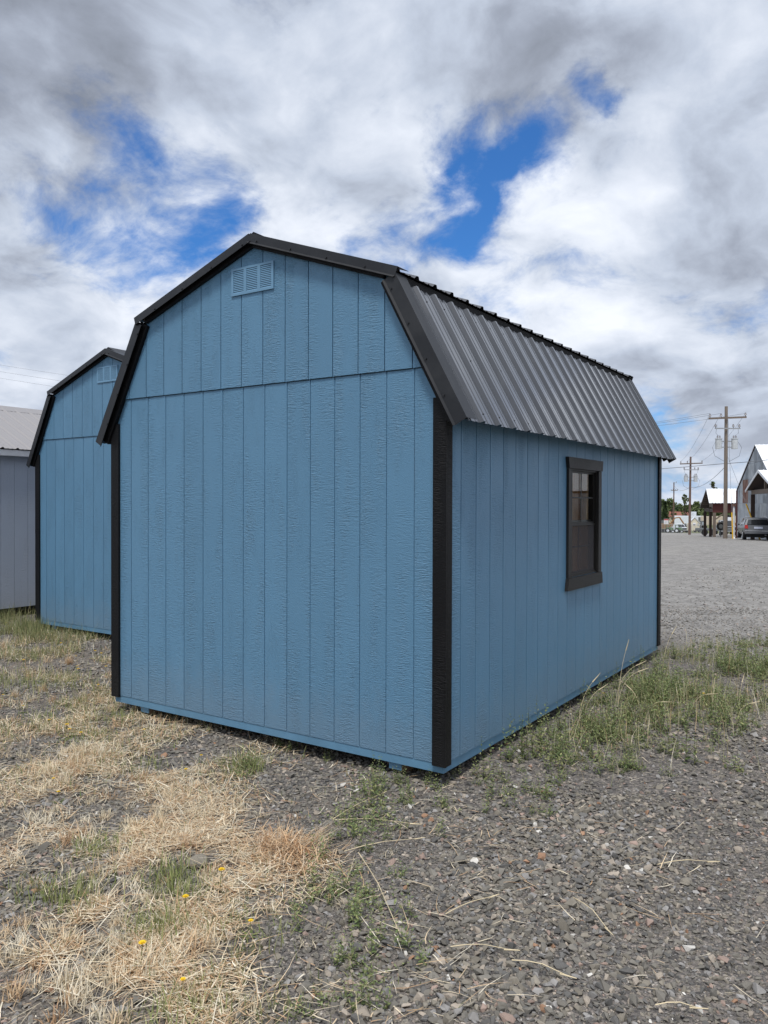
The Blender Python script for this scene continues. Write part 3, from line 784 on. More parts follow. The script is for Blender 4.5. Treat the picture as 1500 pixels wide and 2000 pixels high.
broad_tree(1394, 250, 940, 3.4, 'bushy pale green tree top showing above the white shelter roof', M['leafC'], 520, .34, 4)
broad_tree(1313, 230, 977, 2.6, 'leafy pale tree right beside the most distant power pole', M['leafC'], 420, .30, 6, open_=True)
broad_tree(1299, 260, 981, 2.2, 'dark pointed conifer at the far edge of the blue shed', M['leafB'], 1200, .5, 7, conifer=True)
broad_tree(1356, 330, 989, 6, 'rounded dark tree between the second pole and the open shelter', M['leafA'], 1200, .6, 8)
broad_tree(1322, 320, 990, 6, 'dark tree directly left of the tall open branched tree', M['leafB'], 1200, .6, 9)

def box_building(name, label, cat, u0, u1, vb, vt, dep, ly, mat, rz=0, group=None):
    """box seen square on between two pixel columns"""
    p = far((u0+u1)/2, dep); w = (u1-u0)/FPX*dep; zb = zat(vb, dep, u0)-p.z; zt = zat(vt, dep, u0)-p.z
    T = thing(name, label, cat, p, yawed(rz), group)
    return T, w, zb, zt
# white trailer with panels
T, w, zb, zt = box_building('box_trailer', 'long white box trailer standing behind the cream booth', 'trailer', 1317, 1371, 1026, 1007.5, 205, 3, None, -22)
MB().box(-w/2, w/2, 0, 2.6, zb, zt).build('body', M['whitewall'], T)
for k in range(9): MB().box(-w/2+.1+k*w/9.2, -w/2+.1+(k+.94)*w/9.2, -.05, -.004, zb+.1, zt-.1).build('panel', M['whitewall'], T)
MB().box(w/2-1.1, w/2-.6, -.06, -.052, zt-1.3, zt-.3).build('hatch', M['greywood'], T)
for x in (-w/2+.8, w/2-.9, w/2-1.9): MB().tube([(x, .2, .45), (x, .5, .45)], .45, 14).build('wheel', M['rubber'], T)
T, w, zb, zt = box_building('box_trailer', 'tan box trailer seen between the posts of the open shelter', 'trailer', 1371.5, 1440, 1026, 1008.5, 200, 3, None, -23)
MB().box(-w/2, w/2, 0, 2.6, zb, zt).build('body', M['tanbox'], T)
for k in range(10): MB().box(-w/2+.1+k*w/10.2, -w/2+.1+(k+.95)*w/10.2, -.05, -.004, zb+.1, zt-.1).build('panel', M['tanbox'], T)
for x in (-w/2+.9, w/2-.9): MB().tube([(x, .2, .45), (x, .5, .45)], .45, 14).build('wheel', M['rubber'], T)
# red-roofed house beyond
for u0, u1, lab in ((1308, 1345, 'low house with a long red roof among the trees'), (1344.5, 1358, 'small house with grey gable right of the red roofed house')):
    T, w, zb, zt = box_building('house', lab, 'house', u0, u1, 1012, 1003.5, 290, 5, None, -22)
    MB().box(-w/2, w/2, 0, 6, -.5, zb+.6).build('wall', M['cream'], T)
    MB().prism([(-w/2-.3, -.5, zb+.5), (-w/2-.3, 3, zt+.8), (-w/2-.3, 6.5, zb+.5)], (w+.6, 0, 0)).build('roof', M['redroof'] if u0 < 1330 else M['galv'], T)
    MB().box(-w*.2, -w*.2+1.0, -.03, 0.0-.002, zb-1.2, zb-.1).build('window', M['greywood'], T)
# cream gate booth
T, w, zb, zt = box_building('gate_booth', 'small cream gate booth with pointed roof behind the second power pole', 'booth', 1344, 1366, 1036, 1021, 146, 2, None, -17)
MB().box(-w*.34, w/2, 0, 2.1, zb, zb+1.45).build('wall', M['cream'], T)
MB().box(-w*.5, -w*.345, 0.1, 2.0, zb, zb+1.30).build('side_porch', M['cream'], T)
MB().prism([(-w*.34, .0, zb+1.45), (w*.08, 0, zt+.9), (w/2, 0, zb+1.45)], (0, 2.1, 0)).build('gable', M['cream'], T)
for s in (1, -1):
    a = (w*.08, zt+.96); b_ = ((w/2+.12) if s > 0 else (-w*.34-.12), zb+1.36)
    MB().prism([(a[0], -.12, a[1]), (b_[0], -.12, b_[1]), (b_[0], -.12, b_[1]+.08), (a[0], -.12, a[1]+.09)], (0, 2.35, 0)).build('roof_slope', M['whitewall'], T)
wn = MB().box(-.12, .38, -.03, -.002, zb+.95, zb+1.45).build('window', M['white'], T); MB().box(-.06, .32, -.036, -.031, zb+1.0, zb+1.18).build('pane', M['carglass'], wn)
MB().box(w/2-.36, w/2-.16, -.02, -.002, zb+.85, zb+1.4).build('door_light', M['galv'], T)
# grey shack right of the booth
T, w, zb, zt = box_building('shack', 'small dark grey shack on a trailer right of the cream booth', 'shack', 1366.5, 1378, 1034.5, 1017.5, 152, 2, None, -22)
MB().box(-w/2, w/2, 0, 1.6, zb+.75, zt).build('wall', M['greywood'], T); MB().box(-w*.05, w*.35, -.02, -.002, zb+.95, zt-.2).build('window', M['galv2'], T)
MB().box(-w/2, w/2+.3, .1, 1.5, zb+.1, zb+.7).build('base', M['rubber'], T)
# pickup trucks and a flatbed under the shelter
def pickup(u, dep, rz, label, mat, group=None):
    p = far(u, dep); T = thing('pickup_truck', label, 'truck', p, yawed(rz), group)
    MB().prism([(-.95, 0, .55), (-.95, 0, 1.05), (-.92, 1.3, 1.12), (-.90, 5.2, 1.12), (-.95, 5.4, .55)], (1.9, 0, 0)).build('body', mat, T)
    MB().prism([(-.80, 1.25, 1.121), (-.72, 1.95, 1.75), (-.72, 3.2, 1.76), (-.8, 3.55, 1.121)], (1.6, 0, 0)).build('cab', mat, T)
    MB().prism([(-.72, 1.22, 1.15), (-.66, 1.86, 1.70), (.66, 1.86, 1.70), (.72, 1.22, 1.15)], (0, -.02, .01)).build('windscreen', M['carglass'], T)
    MB().box(-.7, .7, -.04, -.002, .68, .98).build('grille', M['rubber'], T)
    for s in (-1, 1):
        MB().box(min(s*.72, s*.93), max(s*.72, s*.93), -.03, .05, .80, 1.0).build('headlight', M['chrome'], T)
        for y in (.85, 4.2):
            wv = MB().tube([(s*.98, y, .38), (s*.72, y, .38)], .38, 16).build('wheel', M['rubber'], T); MB().tube([(s*1.0, y, .38), (s*.97, y, .38)], .22, 12).build('rim', M['rim'], wv)
    MB().box(-.98, .98, -.14, -.045, .45, .66).build('bumper', M['chrome'], T)
    return T
pickup(1425, 92, -15, 'silver pickup facing out from under the open shelter beside the pole', M['rim'])
pickup(1338, 160, 8, 'white pickup parked left of the cream booth', M['whitewall'])
# flatbed trailer with a spare tyre under the shelter
p = far(1388, 88); T = thing('flatbed_trailer', 'low dark flatbed trailer parked under the open shelter', 'trailer', p, yawed(-22))
MB().box(-1.6, 2.4, 0, 1.8, .55, .80).build('bed', M['greywood'], T)
for x in (-.6, 0.3): MB().tube([(x, -.02, .36), (x, .25, .36)], .36, 14).build('wheel', M['rubber'], T)
p = far(1408, 80); T = thing('spare_tyre', 'upright spare tyre standing on the flatbed under the shelter', 'tyre', (p.x, p.y, p.z+1.05), yawed(0))
tv = []; tf = []
for i in range(20):
    for j in range(8):
        a, b_ = i*2*math.pi/20, j*2*math.pi/8; r = .33+.11*math.cos(b_); tv.append((r*math.cos(a), .11*math.sin(b_), r*math.sin(a)))
for i in range(20):
    for j in range(8): tf.append((i*8+j, ((i+1) % 20)*8+j, ((i+1) % 20)*8+(j+1) % 8, i*8+(j+1) % 8))
mk('tread', tv, tf, M['rubber'], T, True); MB().tube([(0, -.05, 0), (0, .05, 0)], .22, 14).build('rim', M['greywood'], T)
MB().tube([(0, .0, -.42), (0, .0, -1.05)], .035, 6).build('stand', M['greywood'], T)
# yellow loader parked at the shelter
p = far(1425, 100); T = thing('loader', 'yellow loader parked behind the large power pole', 'machine', p, yawed(0))
MB().box(-.8, .9, 0, 2, 1.0, 1.6).build('body', M['orange'], T); MB().box(-.2, .7, .3, 1.5, 1.61, 2.5).build('cab', M['rubber'], T); MB().box(-.1, .6, .28, .298, 1.75, 2.3).build('windscreen', M['whitewall'], T)
for x in (-.6, .7): MB().tube([(x, -.1, .5), (x, .3, .5)], .5, 14).build('wheel', M['rubber'], T)
# green tractor
def tractor(u, dep, rz, label):
    p = far(u, dep); T = thing('tractor', label, 'tractor', p, yawed(rz), 'green tractors along the fence')
    MB().prism([(-1.2, -.35, .9), (-1.2, -.35, 1.6), (.4, -.35, 1.75), (.9, -.35, 1.5), (1.0, -.35, .9)], (0, .7, 0)).build('hood', M['green'], T)
    c = MB()
    for x, y in ((-1.1, -.5), (-1.1, .5), (-.1, -.5), (-.1, .5)): c.box(x-.05, x+.05, y-.05, y+.05, 1.5, 2.35)
    c.box(-1.25, .05, -.65, .65, 2.351, 2.45); c.build('canopy', M['green'], T)
    for x, r in ((-.7, .72), (.8, .45)):
        for y in (-.65, .65):
            w_ = MB().tube([(x, y-.17, r), (x, y+.17, r)], r, 18).build('wheel', M['rubber'], T); MB().tube([(x, y-.19, r), (x, y-.171, r)], r*.55, 14).build('hub', M['whitewall'], w_)
    T.scale = (.62, .62, .62); return T
tractor(1309, 150, -16, 'green tractor with white hubs left of the distant pole'); tractor(1327, 152, -26, 'green tractor with white hubs right of the distant pole')
# excavator
p = far(1303, 165); T = thing('excavator', 'yellow orange excavator with raised arm behind the fence sign', 'machine', p, yawed(-17)); T.scale = (.72, .72, .72)
MB().box(-2.0, 1.6, -1.2, 1.2, 1.2, 2.7).build('body', M['orange'], T); MB().box(-1.9, -.6, -1.1, 0, 2.701, 3.6).build('cab', M['greywood'], T)
for y in (-1.3, .7): MB().prism([(-2.0, y, 0), (-2.3, y, .5), (-2.0, y, 1.0), (2.0, y, 1.0), (2.3, y, .5), (2.0, y, 0)], (0, .6, 0)).build('track', M['rubber'], T)
MB().tube([(.8, -.3, 2.5), (2.2, -.3, 4.3), (3.4, -.3, 4.5)], .2, 6).build('boom', M['orange'], T); MB().tube([(3.4, -.3, 4.5), (4.6, -.3, 2.6)], .22, 6).build('stick', M['orange'], T)
MB().prism([(4.3, -.8, 2.6), (5.2, -.8, 2.7), (5.3, -.8, 1.7), (4.5, -.8, 1.6)], (0, 1.1, 0)).build('bucket', M['rubber'], T)
# chain-link fence with white sign
p = far(1312, 128); T = thing('chain_link_fence', 'low chain link fence with steel posts at the far side of the yard', 'fence', p, yawed(-21))
for x in np.arange(-9, 4.6, 1.5): MB().tube([(x, 0, -.3), (x, 0, 1.5)], .035, 6).build('post', M['steel'], T)
MB().tube([(-9, 0, 1.5), (4.5, 0, 1.5)], .025, 6).build('top_rail', M['steel'], T)
mb = MB()
for k in range(150):
    x = -9+k*.09*1.0
    mb.tube([(x, .03, .05), (min(4.5, x+1.3), .03, 1.45)], .004, 3, cap=False); mb.tube([(x, .035, 1.45), (min(4.5, x+1.3), .035, .05)], .004, 3, cap=False)
o = mb.build('mesh_wires', M['steel'], T); o['kind'] = 'stuff'
p = far(1301.3, 124); T = thing('yard_sign', 'white sign board with red top band on posts by the fence', 'sign', p, yawed(0))
for x in (-.28, .28): MB().tube([(x, .03, -.3), (x, .03, 2.3)], .03, 6).build('post', M['steel'], T)
bd = MB().box(-.36, .36, -.02, 0.0-.002, 1.50, 2.30).build('board', M['signface'], T)
MB().box(-.34, .34, -.024, -.0205, 2.08, 2.27).build('band', M['red'], bd)
for k in range(4): MB().box(-.28, .28-.06*(k % 2), -.024, -.0205, 1.92-.11*k, 1.95-.11*k).build('text_line', M['greywood'], bd)

# ------------------------------------------------------------------ power poles and lines
def insul(mb, x, y, z, s=1.0):
    mb.tube([(x, y, z), (x, y, z+.10*s)], .03*s, 6); mb.tube([(x, y, z+.10*s), (x, y, z+.16*s), (x, y, z+.28*s)], .11*s, 8, .05*s)
def power_pole(u, dep, vtop, label, mat, full=True, lean=0.0):
    p = far(u, dep); h = zat(vtop, dep, u)-p.z
    T = thing('utility_pole', label, 'utility pole', p, yawed(0), 'power poles')
    MB().tube([(0, 0, -.6), (lean*h*.5, 0, h*.5), (lean*h, 0, h)], .165, 12, .115).build('pole', mat, T)
    k = h/10.4; X0 = lean*h*.95
    def arm(z, x0, x1, tilt, ins, thick=.06, nm='crossarm'):
        a = MB(); a.prism([(x0, -.19, z-thick+tilt*x0), (x1, -.19, z-thick+tilt*x1), (x1, -.19, z+thick+tilt*x1), (x0, -.19, z+thick+tilt*x0)], (0, -.10, 0))
        ob = a.build(nm, M['timber2'] if thick > .05 else M['steel'], T)
        for x in ins:
            mb = MB(); insul(mb, x, -.24, z+thick+tilt*x); mb.build('insulator', M['porcelain'], ob)
        return ob
    if full:
        arm(h-.62*k*1.0-.3, X0-1.45, X0+1.45, .04, (X0-1.35, X0-.5, X0+1.38), .07)
        arm(h-1.45*k-.3, X0-.95, X0+.98, .0, (X0-.92, X0+.45, X0+.92), .045)
        for sx_ in (-1, 1):
            mb = MB(); cx_ = X0+sx_*.62; z0 = h-3.35*k
            mb.tube([(cx_, -.1, z0), (cx_, -.1, z0+.75)], .24, 14); mb.tube([(cx_, -.1, z0+.75), (cx_, -.1, z0+.80)], .27, 14)
            tr_ = mb.build('transformer', M['xfmr'], T)
            for q_ in (-.08, .1): b_ = MB(); insul(b_, cx_+q_, -.1, z0+.80, .8); b_.build('bushing', M['porcelain'], tr_)
            MB().box(min(X0, cx_), max(X0, cx_), -.06, .02, z0+.1, z0+.17).build('bracket', M['steel'], T)
            MB().box(min(X0, cx_), max(X0, cx_), -.06, .02, z0+.55, z0+.62).build('bracket', M['steel'], T)
            # drip loops
            lp = [(cx_-.02, -.15, z0+1.0), (cx_+sx_*.25, -.2, z0+1.2), (X0+sx_*.8, -.24, h-1.40*k-.05)]
            MB().tube(lp, .013, 5).build('jumper', M['wire'], T)
            lp = [(cx_+sx_*.24, -.15, z0+.55), (cx_+sx_*.5, -.2, z0+.1), (cx_+sx_*.32, -.2, z0-.55), (X0+sx_*.15, -.2, z0-1.0)]
            MB().tube(lp, .016, 5).build('jumper', M['wire'], T)
    else:
        arm(h-1.7*k, X0-.75, X0+.75, 0, (X0-.7, X0-.3, X0+.3, X0+.7), .06)
        arm(h-.12*k, X0-.12, X0+.5, 0, (X0+.45,), .04)
    return T, p, h
P1, p1, h1 = power_pole(1417, 60.5, 794, 'large near power pole with crossarms and two grey transformers', M['pole'])
P2, p2, h2 = power_pole(1347, 101, 892, 'reddish power pole with crossarms, second in the row, left of the open shelter', M['pole2'], lean=.008)
P3, p3, h3 = power_pole(1316, 176, 942, 'slim most distant power pole right of the blue shed', M['pole2'], full=False)
def wire(a, b_, sag, label, r=.011, n=14):
    a, b_ = Vector(a), Vector(b_); pts = []
    for i in range(n+1):
        t = i/n; q_ = a.lerp(b_, t); q_.z -= sag*4*t*(1-t); pts.append(q_)
    o = MB().tube(pts, r, 5).build('power_line', M['wire']); tag(o, label, 'power line', 'overhead power lines'); return o
def loc(P, x, y, z): return P.matrix_world @ Vector((x, y, z)) if False else (Matrix.Translation(P.location) @ Matrix.Rotation(P.rotation_euler[2], 4, 'Z')) @ Vector((x, y, z))
A1 = h1-.62-.3
away = far(700, 95)
for x, y, lab in ((-1.35, -.24, 'outer left'), (-.5, -.24, 'middle'), (1.38, -.24, 'right')):
    s_ = loc(P1, x, y, A1+.35); e_ = Vector((away.x+x*1.2, away.y+x*.5, 10.3+x*.2))
    wire(s_, e_, 1.3, 'overhead line running left from the '+lab+' insulator of the large pole')
    wire(s_, loc(P2, x*.95, y, h2-.62-.0), .5, 'line sloping from the '+lab+' insulator of the large pole to the second pole')
wire(loc(P1, 0, 0, h1-4.4), Vector((away.x, away.y, 6.0)), .9, 'lower single cable running left from below the transformers', .022)
wire(loc(P1, 0, 0, h1-4.4), far(1640, 52)+Vector((0, 0, 6.2)), .15, 'service cable running right from the large pole over the barn', .025)
wire(loc(P1, 0, 0, h1-4.6), loc(P2, 0, 0, h2-3.9), .6, 'lower cable sloping from the large pole to the second pole', .02)
wire(loc(P2, 0, 0, h2-3.9), loc(P3, 0, 0, h3-.6), .8, 'cable between the second and the most distant pole', .022)
# guy wires with yellow guards
g1 = far(1432, 59.3)+Vector((0, 0, -.1)); t1 = loc(P1, .15, 0, h1-1.0)
wire(t1, g1, .0, 'guy wire dropping to the white pipe right of the large pole', .012, 2)
T = thing('guy_guard', 'leaning yellow guy guard beside the white downpipe', 'guy guard', g1)
MB().tube([Vector((0, 0, 0)), (t1-g1)*.225], .05, 8).build('guard', M['yellow'], T)
g2 = far(1486, 56)+Vector((0, 0, -.1)); t2 = loc(P1, .15, 0, h1-3.9)
wire(t2, g2, .0, 'guy wire slanting down behind the parked grey wagon', .012, 2)
T = thing('guy_guard', 'short yellow guy guard behind the roof of the grey wagon', 'guy guard', g2)
MB().tube([Vector((0, 0, 0)), (t2-g2)*.42], .055, 8).build('guard', M['yellow'], T)
# three lines crossing the sky at the far left
for k, dz in enumerate((0, -.55, -1.1)):
    a = CAM+pix_ray(-420, 640)*70; b_ = CAM+pix_ray(560, 790)*70
    wire(a+Vector((0, 0, dz)), b_+Vector((0, 0, dz*1.15)), .4, ('top', 'middle', 'lowest')[k]+' of the three lines over the grey shed roof', .009)

# ------------------------------------------------------------------ open shelter
M['whiteroof2'] = M['whiteroof']
def gable_block(T, w_near, w_far, L, ze_n, ze_f, zr, over=.4):
    """white roof: ridge along local x, near eave at y=-w_near, far eave at y=w_far"""
    for (y, ze) in ((-w_near, ze_n), (w_far, ze_f)):
        n = max(7, int(L/1.6)); wp = (L+over*2)/n
        for i in range(n):
            x0 = -over+i*wp; s = 1 if y > 0 else -1
            poly = [(x0+.01, .0, zr), (x0+.01, y+s*over*.6, ze-(zr-ze)/abs(y)*over*.6)]
            mb = MB(); secs = []
            m_ = 5
            for j in range(m_+1):
                xx = x0+.01+(wp-.02)*j/m_
                for dx, dz in (((-.05, 0), (-.02, .035), (.02, .035), (.05, 0)) if 0 < j < m_ else ((0, 0),)): secs.append((xx+dx, dz))
            vs = []; fs = []
            for xx, dz in secs:
                vs += [(xx, 0, zr+dz), (xx, poly[1][1], poly[1][2]+dz)]
            for k in range(len(secs)-1): fs.append((2*k, 2*k+1, 2*k+3, 2*k+2))
            mb.add(vs, fs); mb.build('roof_sheet', M['whiteroof'], T)
        MB().prism([(-over+.03, 0, zr-.02), (-over+.03, y, ze-.02), (-over+.03, y, ze-.05), (-over+.03, 0, zr-.05)], (L+over*2-.06, 0, 0)).build('roof_deck', M['timber'], T)
p = far(1386.5, 73); rzs = yawed(-17)
T = thing('open_shelter', 'open sided shelter with white metal roof and red brown beam', 'shelter', p, rzs)
L = 9.0; yn, yf = 2.6, 6.4
zr_ = zat(954.5, 73)-p.z; zn_ = zat(980.5, 70.5)-p.z; zf_ = zat(992, 78)-p.z
gable_block(T, yn, yf, L, zn_, zf_, zr_, .35)
MB().box(.0, L, -yn+.12, -yn+.30, zn_-.95, zn_-.12).build('front_beam', M['redbeam'], T)
MB().box(.05, .20, -yn+.31, yf-.3, zf_-.35, zf_-.05).build('tie_beam', M['timber'], T)
MB().prism([(.22, -yn+.4, zn_-.4), (.22, -.1, zr_-.28), (.22, yf*.45, zf_+.6), (.22, yf*.45, zf_-.2)], (.05, 0, 0)).build('gable_board', M['timber2'], T)
for i in range(7): MB().box(-.25, .6, .5+i*.66, .58+i*.66, zr_-(zr_-zf_)*(.5+i*.66)/yf-.22, zr_-(zr_-zf_)*(.5+i*.66)/yf-.12).build('purlin', M['timber2'], T)
for x in (.15, 3.2, 6.4, 8.8):
    for y, zz in ((-yn+.2, zn_-.96), (.9, zf_+.1), (yf-.3, zf_-.36)):
        m_ = M['timber2'] if (x < 1 and y < 0) else M['timber']
        MB().box(x-.12, x+.12, y-.12, y+.12, -.5, zz).build('post', m_, T)
    MB().tube([(x+.1, -yn+.2, zn_-1.55), (x+.85, -yn+.2, zn_-.97)], .06, 5).build('brace', M['timber2'], T)
# white downpipe and bollard at the shelter's corner
p = far(1433.5, 61.2); T = thing('downpipe', 'white downpipe with rusty head at the left corner of the metal barn', 'pipe', p, yawed(0))
MB().tube([(0, 0, .05), (0, 0, zat(989, 61)-p.z)], .085, 8).build('pipe', M['white'], T); MB().tube([(0, 0, zat(989, 61)-p.z), (0, 0, zat(984, 61)-p.z)], .15, 8, .19).build('hopper', M['rust'], T)
MB().tube([(0, 0, .05), (-.05, -.2, -.08)], .10, 8).build('shoe', M['white'], T)
# ------------------------------------------------------------------ metal barn
def barn(name, label, u_far, d_far, u_apex, d_apex, v_apex, v_eave_far, Lr, open_gable):
    pf = far(u_far, d_far); pa = far(u_apex, d_apex)
    g = Vector((pa.x-pf.x, pa.y-pf.y, 0)); half = g.length; g.normalize()
    rx = Vector((-g.y, g.x, 0)); 
    if rx.dot(rgt0) < 0: rx = -rx
    rz = math.atan2(rx.y, rx.x)
    T = thing(name, label, 'barn', (pa.x, pa.y, min(pf.z, pa.z)), rz)
    zr = zat(v_apex, d_apex, u_apex)-T.location.z; ze = zat(v_eave_far, d_far, u_far)-T.location.z
    return T, half, zr, ze
T, hf, zr, ze = barn('metal_barn', 'tall weathered metal barn with white roof and rusty patch at the right edge', 1439, 66, 1474.5, 61, 868.5, 957, 12, False)
Lb = 44  # unseen length added to darken what the shed window reflects
gable_block(T, hf, hf, Lb, ze, ze, zr, .06)
def sheet_wall(T, x, y0, y1, nm, rows, rust):
    body = MB(); pl = [(y0, -.3), (y1, -.3)]
    poly = [(y0, -.4), (y1, -.4), (y1, zr), (y0, zr)]
    sl_ = (zr-ze)/hf
    poly = clip(poly, sl_, 1, zr-.12); poly = clip(poly, -sl_, 1, zr-.12)
    body.prism([(x+.03, y, z) for y, z in poly], (.05, 0, 0)); wall = body.build(nm, M['galv2'], T)
    n = int(round((y1-y0)/.8)); rg = random.Random(4)
    zz = [-.1]+rows+[zr]
    for i in range(n):
        a, b_ = y0+i*(y1-y0)/n+.012, y0+(i+1)*(y1-y0)/n-.012
        for r_ in range(len(zz)-1):
            q_ = [(a, zz[r_]+.012), (b_, zz[r_]+.012), (b_, zz[r_+1]-.012), (a, zz[r_+1]-.012)]
            q_ = clip(q_, sl_, 1, zr-.14); q_ = clip(q_, -sl_, 1, zr-.14)
            if area2(q_) < .02: continue
            m_ = M['rust'] if rust(i, n, r_) else (M['galv'] if rg.random() < .5 else M['galv2'])
            dd = .004+.012*rg.random()
            MB().prism([(x+.03-dd, y, z) for y, z in q_], (dd-.001, 0, 0)).build('sheet', m_, wall)
sheet_wall(T, 0, -hf+.05, hf-.05, 'gable_wall', [zat(983, 63)-T.location.z, zat(936, 63)-T.location.z, zat(905, 62)-T.location.z], lambda i, n, r_: r_ == 1 and i in (n-3, n-4))
MB().box(.1, Lb, -hf+.05, -hf+.15, -.3, ze-.1).build('side_wall', M['galv'], T)
MB().box(.1, Lb, hf-.15, hf-.05, -.3, ze-.1).build('side_wall', M['galv'], T)
MB().box(-.06, .10, hf-.16, hf+.04, -.4, ze-.05).build('corner_post', M['redbeam'], T)
# lower canopy in front
T, hf, zr, ze = barn('barn_canopy', 'lower open canopy with white roof in front of the metal barn', 1466, 57.5, 1491, 52.5, 918, 957, 10, True)
gable_block(T, hf, hf, 38, ze, ze, zr, .35)  # canopy also lengthened out of view for the window reflection
for s in (1, -1):
    MB().prism([(-.36, 0, zr+.03), (-.36, s*(hf+.2), ze-.02), (-.36, s*(hf+.2), ze-.18), (-.36, 0, zr-.16)], (.04, 0, 0)).build('rake_board', M['whiteroof'], T)
MB().box(.02, .22, -hf+.1, hf-.1, ze-.32, ze-.02).build('tie_beam', M['timber2'], T)
MB().box(.05, .2, -.1, .1, ze-.01, zr-.2).build('king_post', M['timber2'], T)
for x in (.12, 5, 10, 16, 22, 28, 34, 37.5):
    for y in (-hf+.2, hf-.2): MB().box(x-.13, x+.13, y-.13, y+.13, -.5, ze-.33).build('post', M['timber'], T)
MB().box(2.2, 2.3, -hf+.3, hf-.3, ze-1.5, zr-.4).build('canopy_shade_sheet', M['dark'], T)  # dark sheet standing in for the shaded opening under the canopy
for i in range(9): MB().box(1.6, 1.66, -hf+.35+i*.42, -hf+.76+i*.42, .2, ze-.34).build('wall_sheet', M['galv'] if i % 3 else M['galv2'], T)
# orange lamp on the canopy post is left out: too small to make out

# ------------------------------------------------------------------ parked wagon
def wagon(u, dep, rz, label):
    p = far(u, dep); T = thing('parked_car', label, 'car', p, yawed(rz))
    # sections along y (rear y=0, front y=4.6): half widths and heights
    prof = [(0.0, .62, .98), (.12, .48, 1.02), (.9, .36, 1.02), (2.2, .34, .98), (3.3, .34, .95), (4.3, .36, .80), (4.6, .50, .68)]
    vs = []; fs = []; ring = 10
    for y, zlo, zhi in prof:
        hw = .86 if 0.1 < y < 4.2 else .80
        sec = [(-hw*.92, zlo), (-hw, zlo+(zhi-zlo)*.25), (-hw, zlo+(zhi-zlo)*.65), (-hw*.96, zhi-.03), (-hw*.86, zhi), (hw*.86, zhi), (hw*.96, zhi-.03), (hw, zlo+(zhi-zlo)*.65), (hw, zlo+(zhi-zlo)*.25), (hw*.92, zlo)]
        vs += [(x, y, z) for x, z in sec]
    for i in range(len(prof)-1):
        for k in range(ring): fs.append((i*ring+k, i*ring+(k+1) % ring, (i+1)*ring+(k+1) % ring, (i+1)*ring+k))
    fs += [tuple(range(ring)), tuple(reversed(range((len(prof)-1)*ring, len(prof)*ring)))]
    mk('body', vs, fs, M['carpaint'], T, False)
    # greenhouse
    gh = [(.05, .98, .80), (.42, 1.40, .66), (.62, 1.47, .62), (2.3, 1.49, .60), (2.75, 1.42, .62), (3.5, .97, .76)]
    vs = []; fs = []
    for y, z, hw in gh: vs += [(-.80, y, .95), (-hw, y, z), (hw, y, z), (.80, y, .95)]
    for i in range(len(gh)-1):
        for k in range(3): fs.append((i*4+k, i*4+k+1, (i+1)*4+k+1, (i+1)*4+k))
    fs += [(0, 1, 2, 3), (23, 22, 21, 20)]
    mk('roof', vs, fs, M['carpaint'], T)
    MB().prism([(-.70, .048, 1.03), (-.58, .35, 1.36), (.58, .35, 1.36), (.70, .048, 1.03)], (0, -.02, .012)).build('rear_window', M['carglass'], T)
    for s in (-1, 1):
        for a, b_ in ((.75, 1.55), (1.62, 2.35)):
            MB().prism([(s*.775, a, 1.02), (s*.65, a+.08, 1.40), (s*.645, b_-.02, 1.41), (s*.775, b_+.05, 1.02)], (s*.022, 0, .008)).build('side_window', M['carglass'], T)
        tl_ = MB().prism([(s*.62, -.012, .78), (s*.84, -.002, .78), (s*.83, .03, 1.02), (s*.66, .01, 1.02)], (0, -.035, 0)).build('tail_light', M['red'], T)
        MB().tube([(s*.86, 2.75, 1.0), (s*.98, 2.70, 1.02)], .075, 8, .085).build('mirror', M['carpaint'], T)
        MB().tube([(s*.56, .55, 1.53), (s*.55, 2.3, 1.55)], .022, 6).build('roof_rail', M['chrome'], T)
        for y in (.85, 3.65):
            w_ = MB().tube([(s*.86, y, .33), (s*.64, y, .33)], .33, 18).build('wheel', M['rubber'], T)
            MB().tube([(s*.875, y, .33), (s*.862, y, .33)], .21, 14).build('rim', M['rim'], w_)
    MB().prism([(-.84, .0, .40), (-.84, -.12, .44), (-.84, -.13, .66), (-.84, -.02, .70)], (1.68, 0, 0)).build('bumper', M['carpaint'], T)
    MB().box(-.86, .86, -.145, -.131, .60, .64).build('bumper_trim', M['chrome'], T)
    MB().box(-.26, .26, -.062, -.045, .76, .90).build('number_plate', M['plate'], T)
    MB().box(-.66, .66, .25, 4.3, .18, .36).build('underbody', M['rubber'], T)
    MB().tube([(.45, -.08, .33), (.45, .3, .33)], .035, 8).build('exhaust', M['steel'], T)
    return T
wagon(1481.5, 52.3, -18, 'dark grey station wagon parked with its red tail light facing us at the right edge')

# ------------------------------------------------------------------ loose gravel
rng = np.random.default_rng(11)
PAL = np.array([(.175, .163, .142), (.220, .198, .163), (.122, .118, .112), (.33, .285, .235), (.30, .18, .115), (.29, .215, .18), (.55, .53, .49), (.25, .24, .23)])
PW = np.array([.38, .22, .16, .085, .006, .035, .007, .107])
def stone_mesh(seed, n=11):
    rg = np.random.default_rng(seed); bm = bmesh.new()
    P = rg.normal(size=(n, 3)); P /= np.linalg.norm(P, axis=1)[:, None]; P *= np.array([.5*rg.uniform(.85, 1.1), .5*rg.uniform(.55, .8), 0.5*rg.uniform(.42, .7)])*rg.uniform(.82, 1.0, (n, 1))
    for p in P: bm.verts.new(p)
    r = bmesh.ops.convex_hull(bm, input=bm.verts)
    bmesh.ops.delete(bm, geom=[v for v in bm.verts if not v.link_faces], context='VERTS')
    me = bpy.data.meshes.new('stone'); bm.to_mesh(me); bm.free(); return me
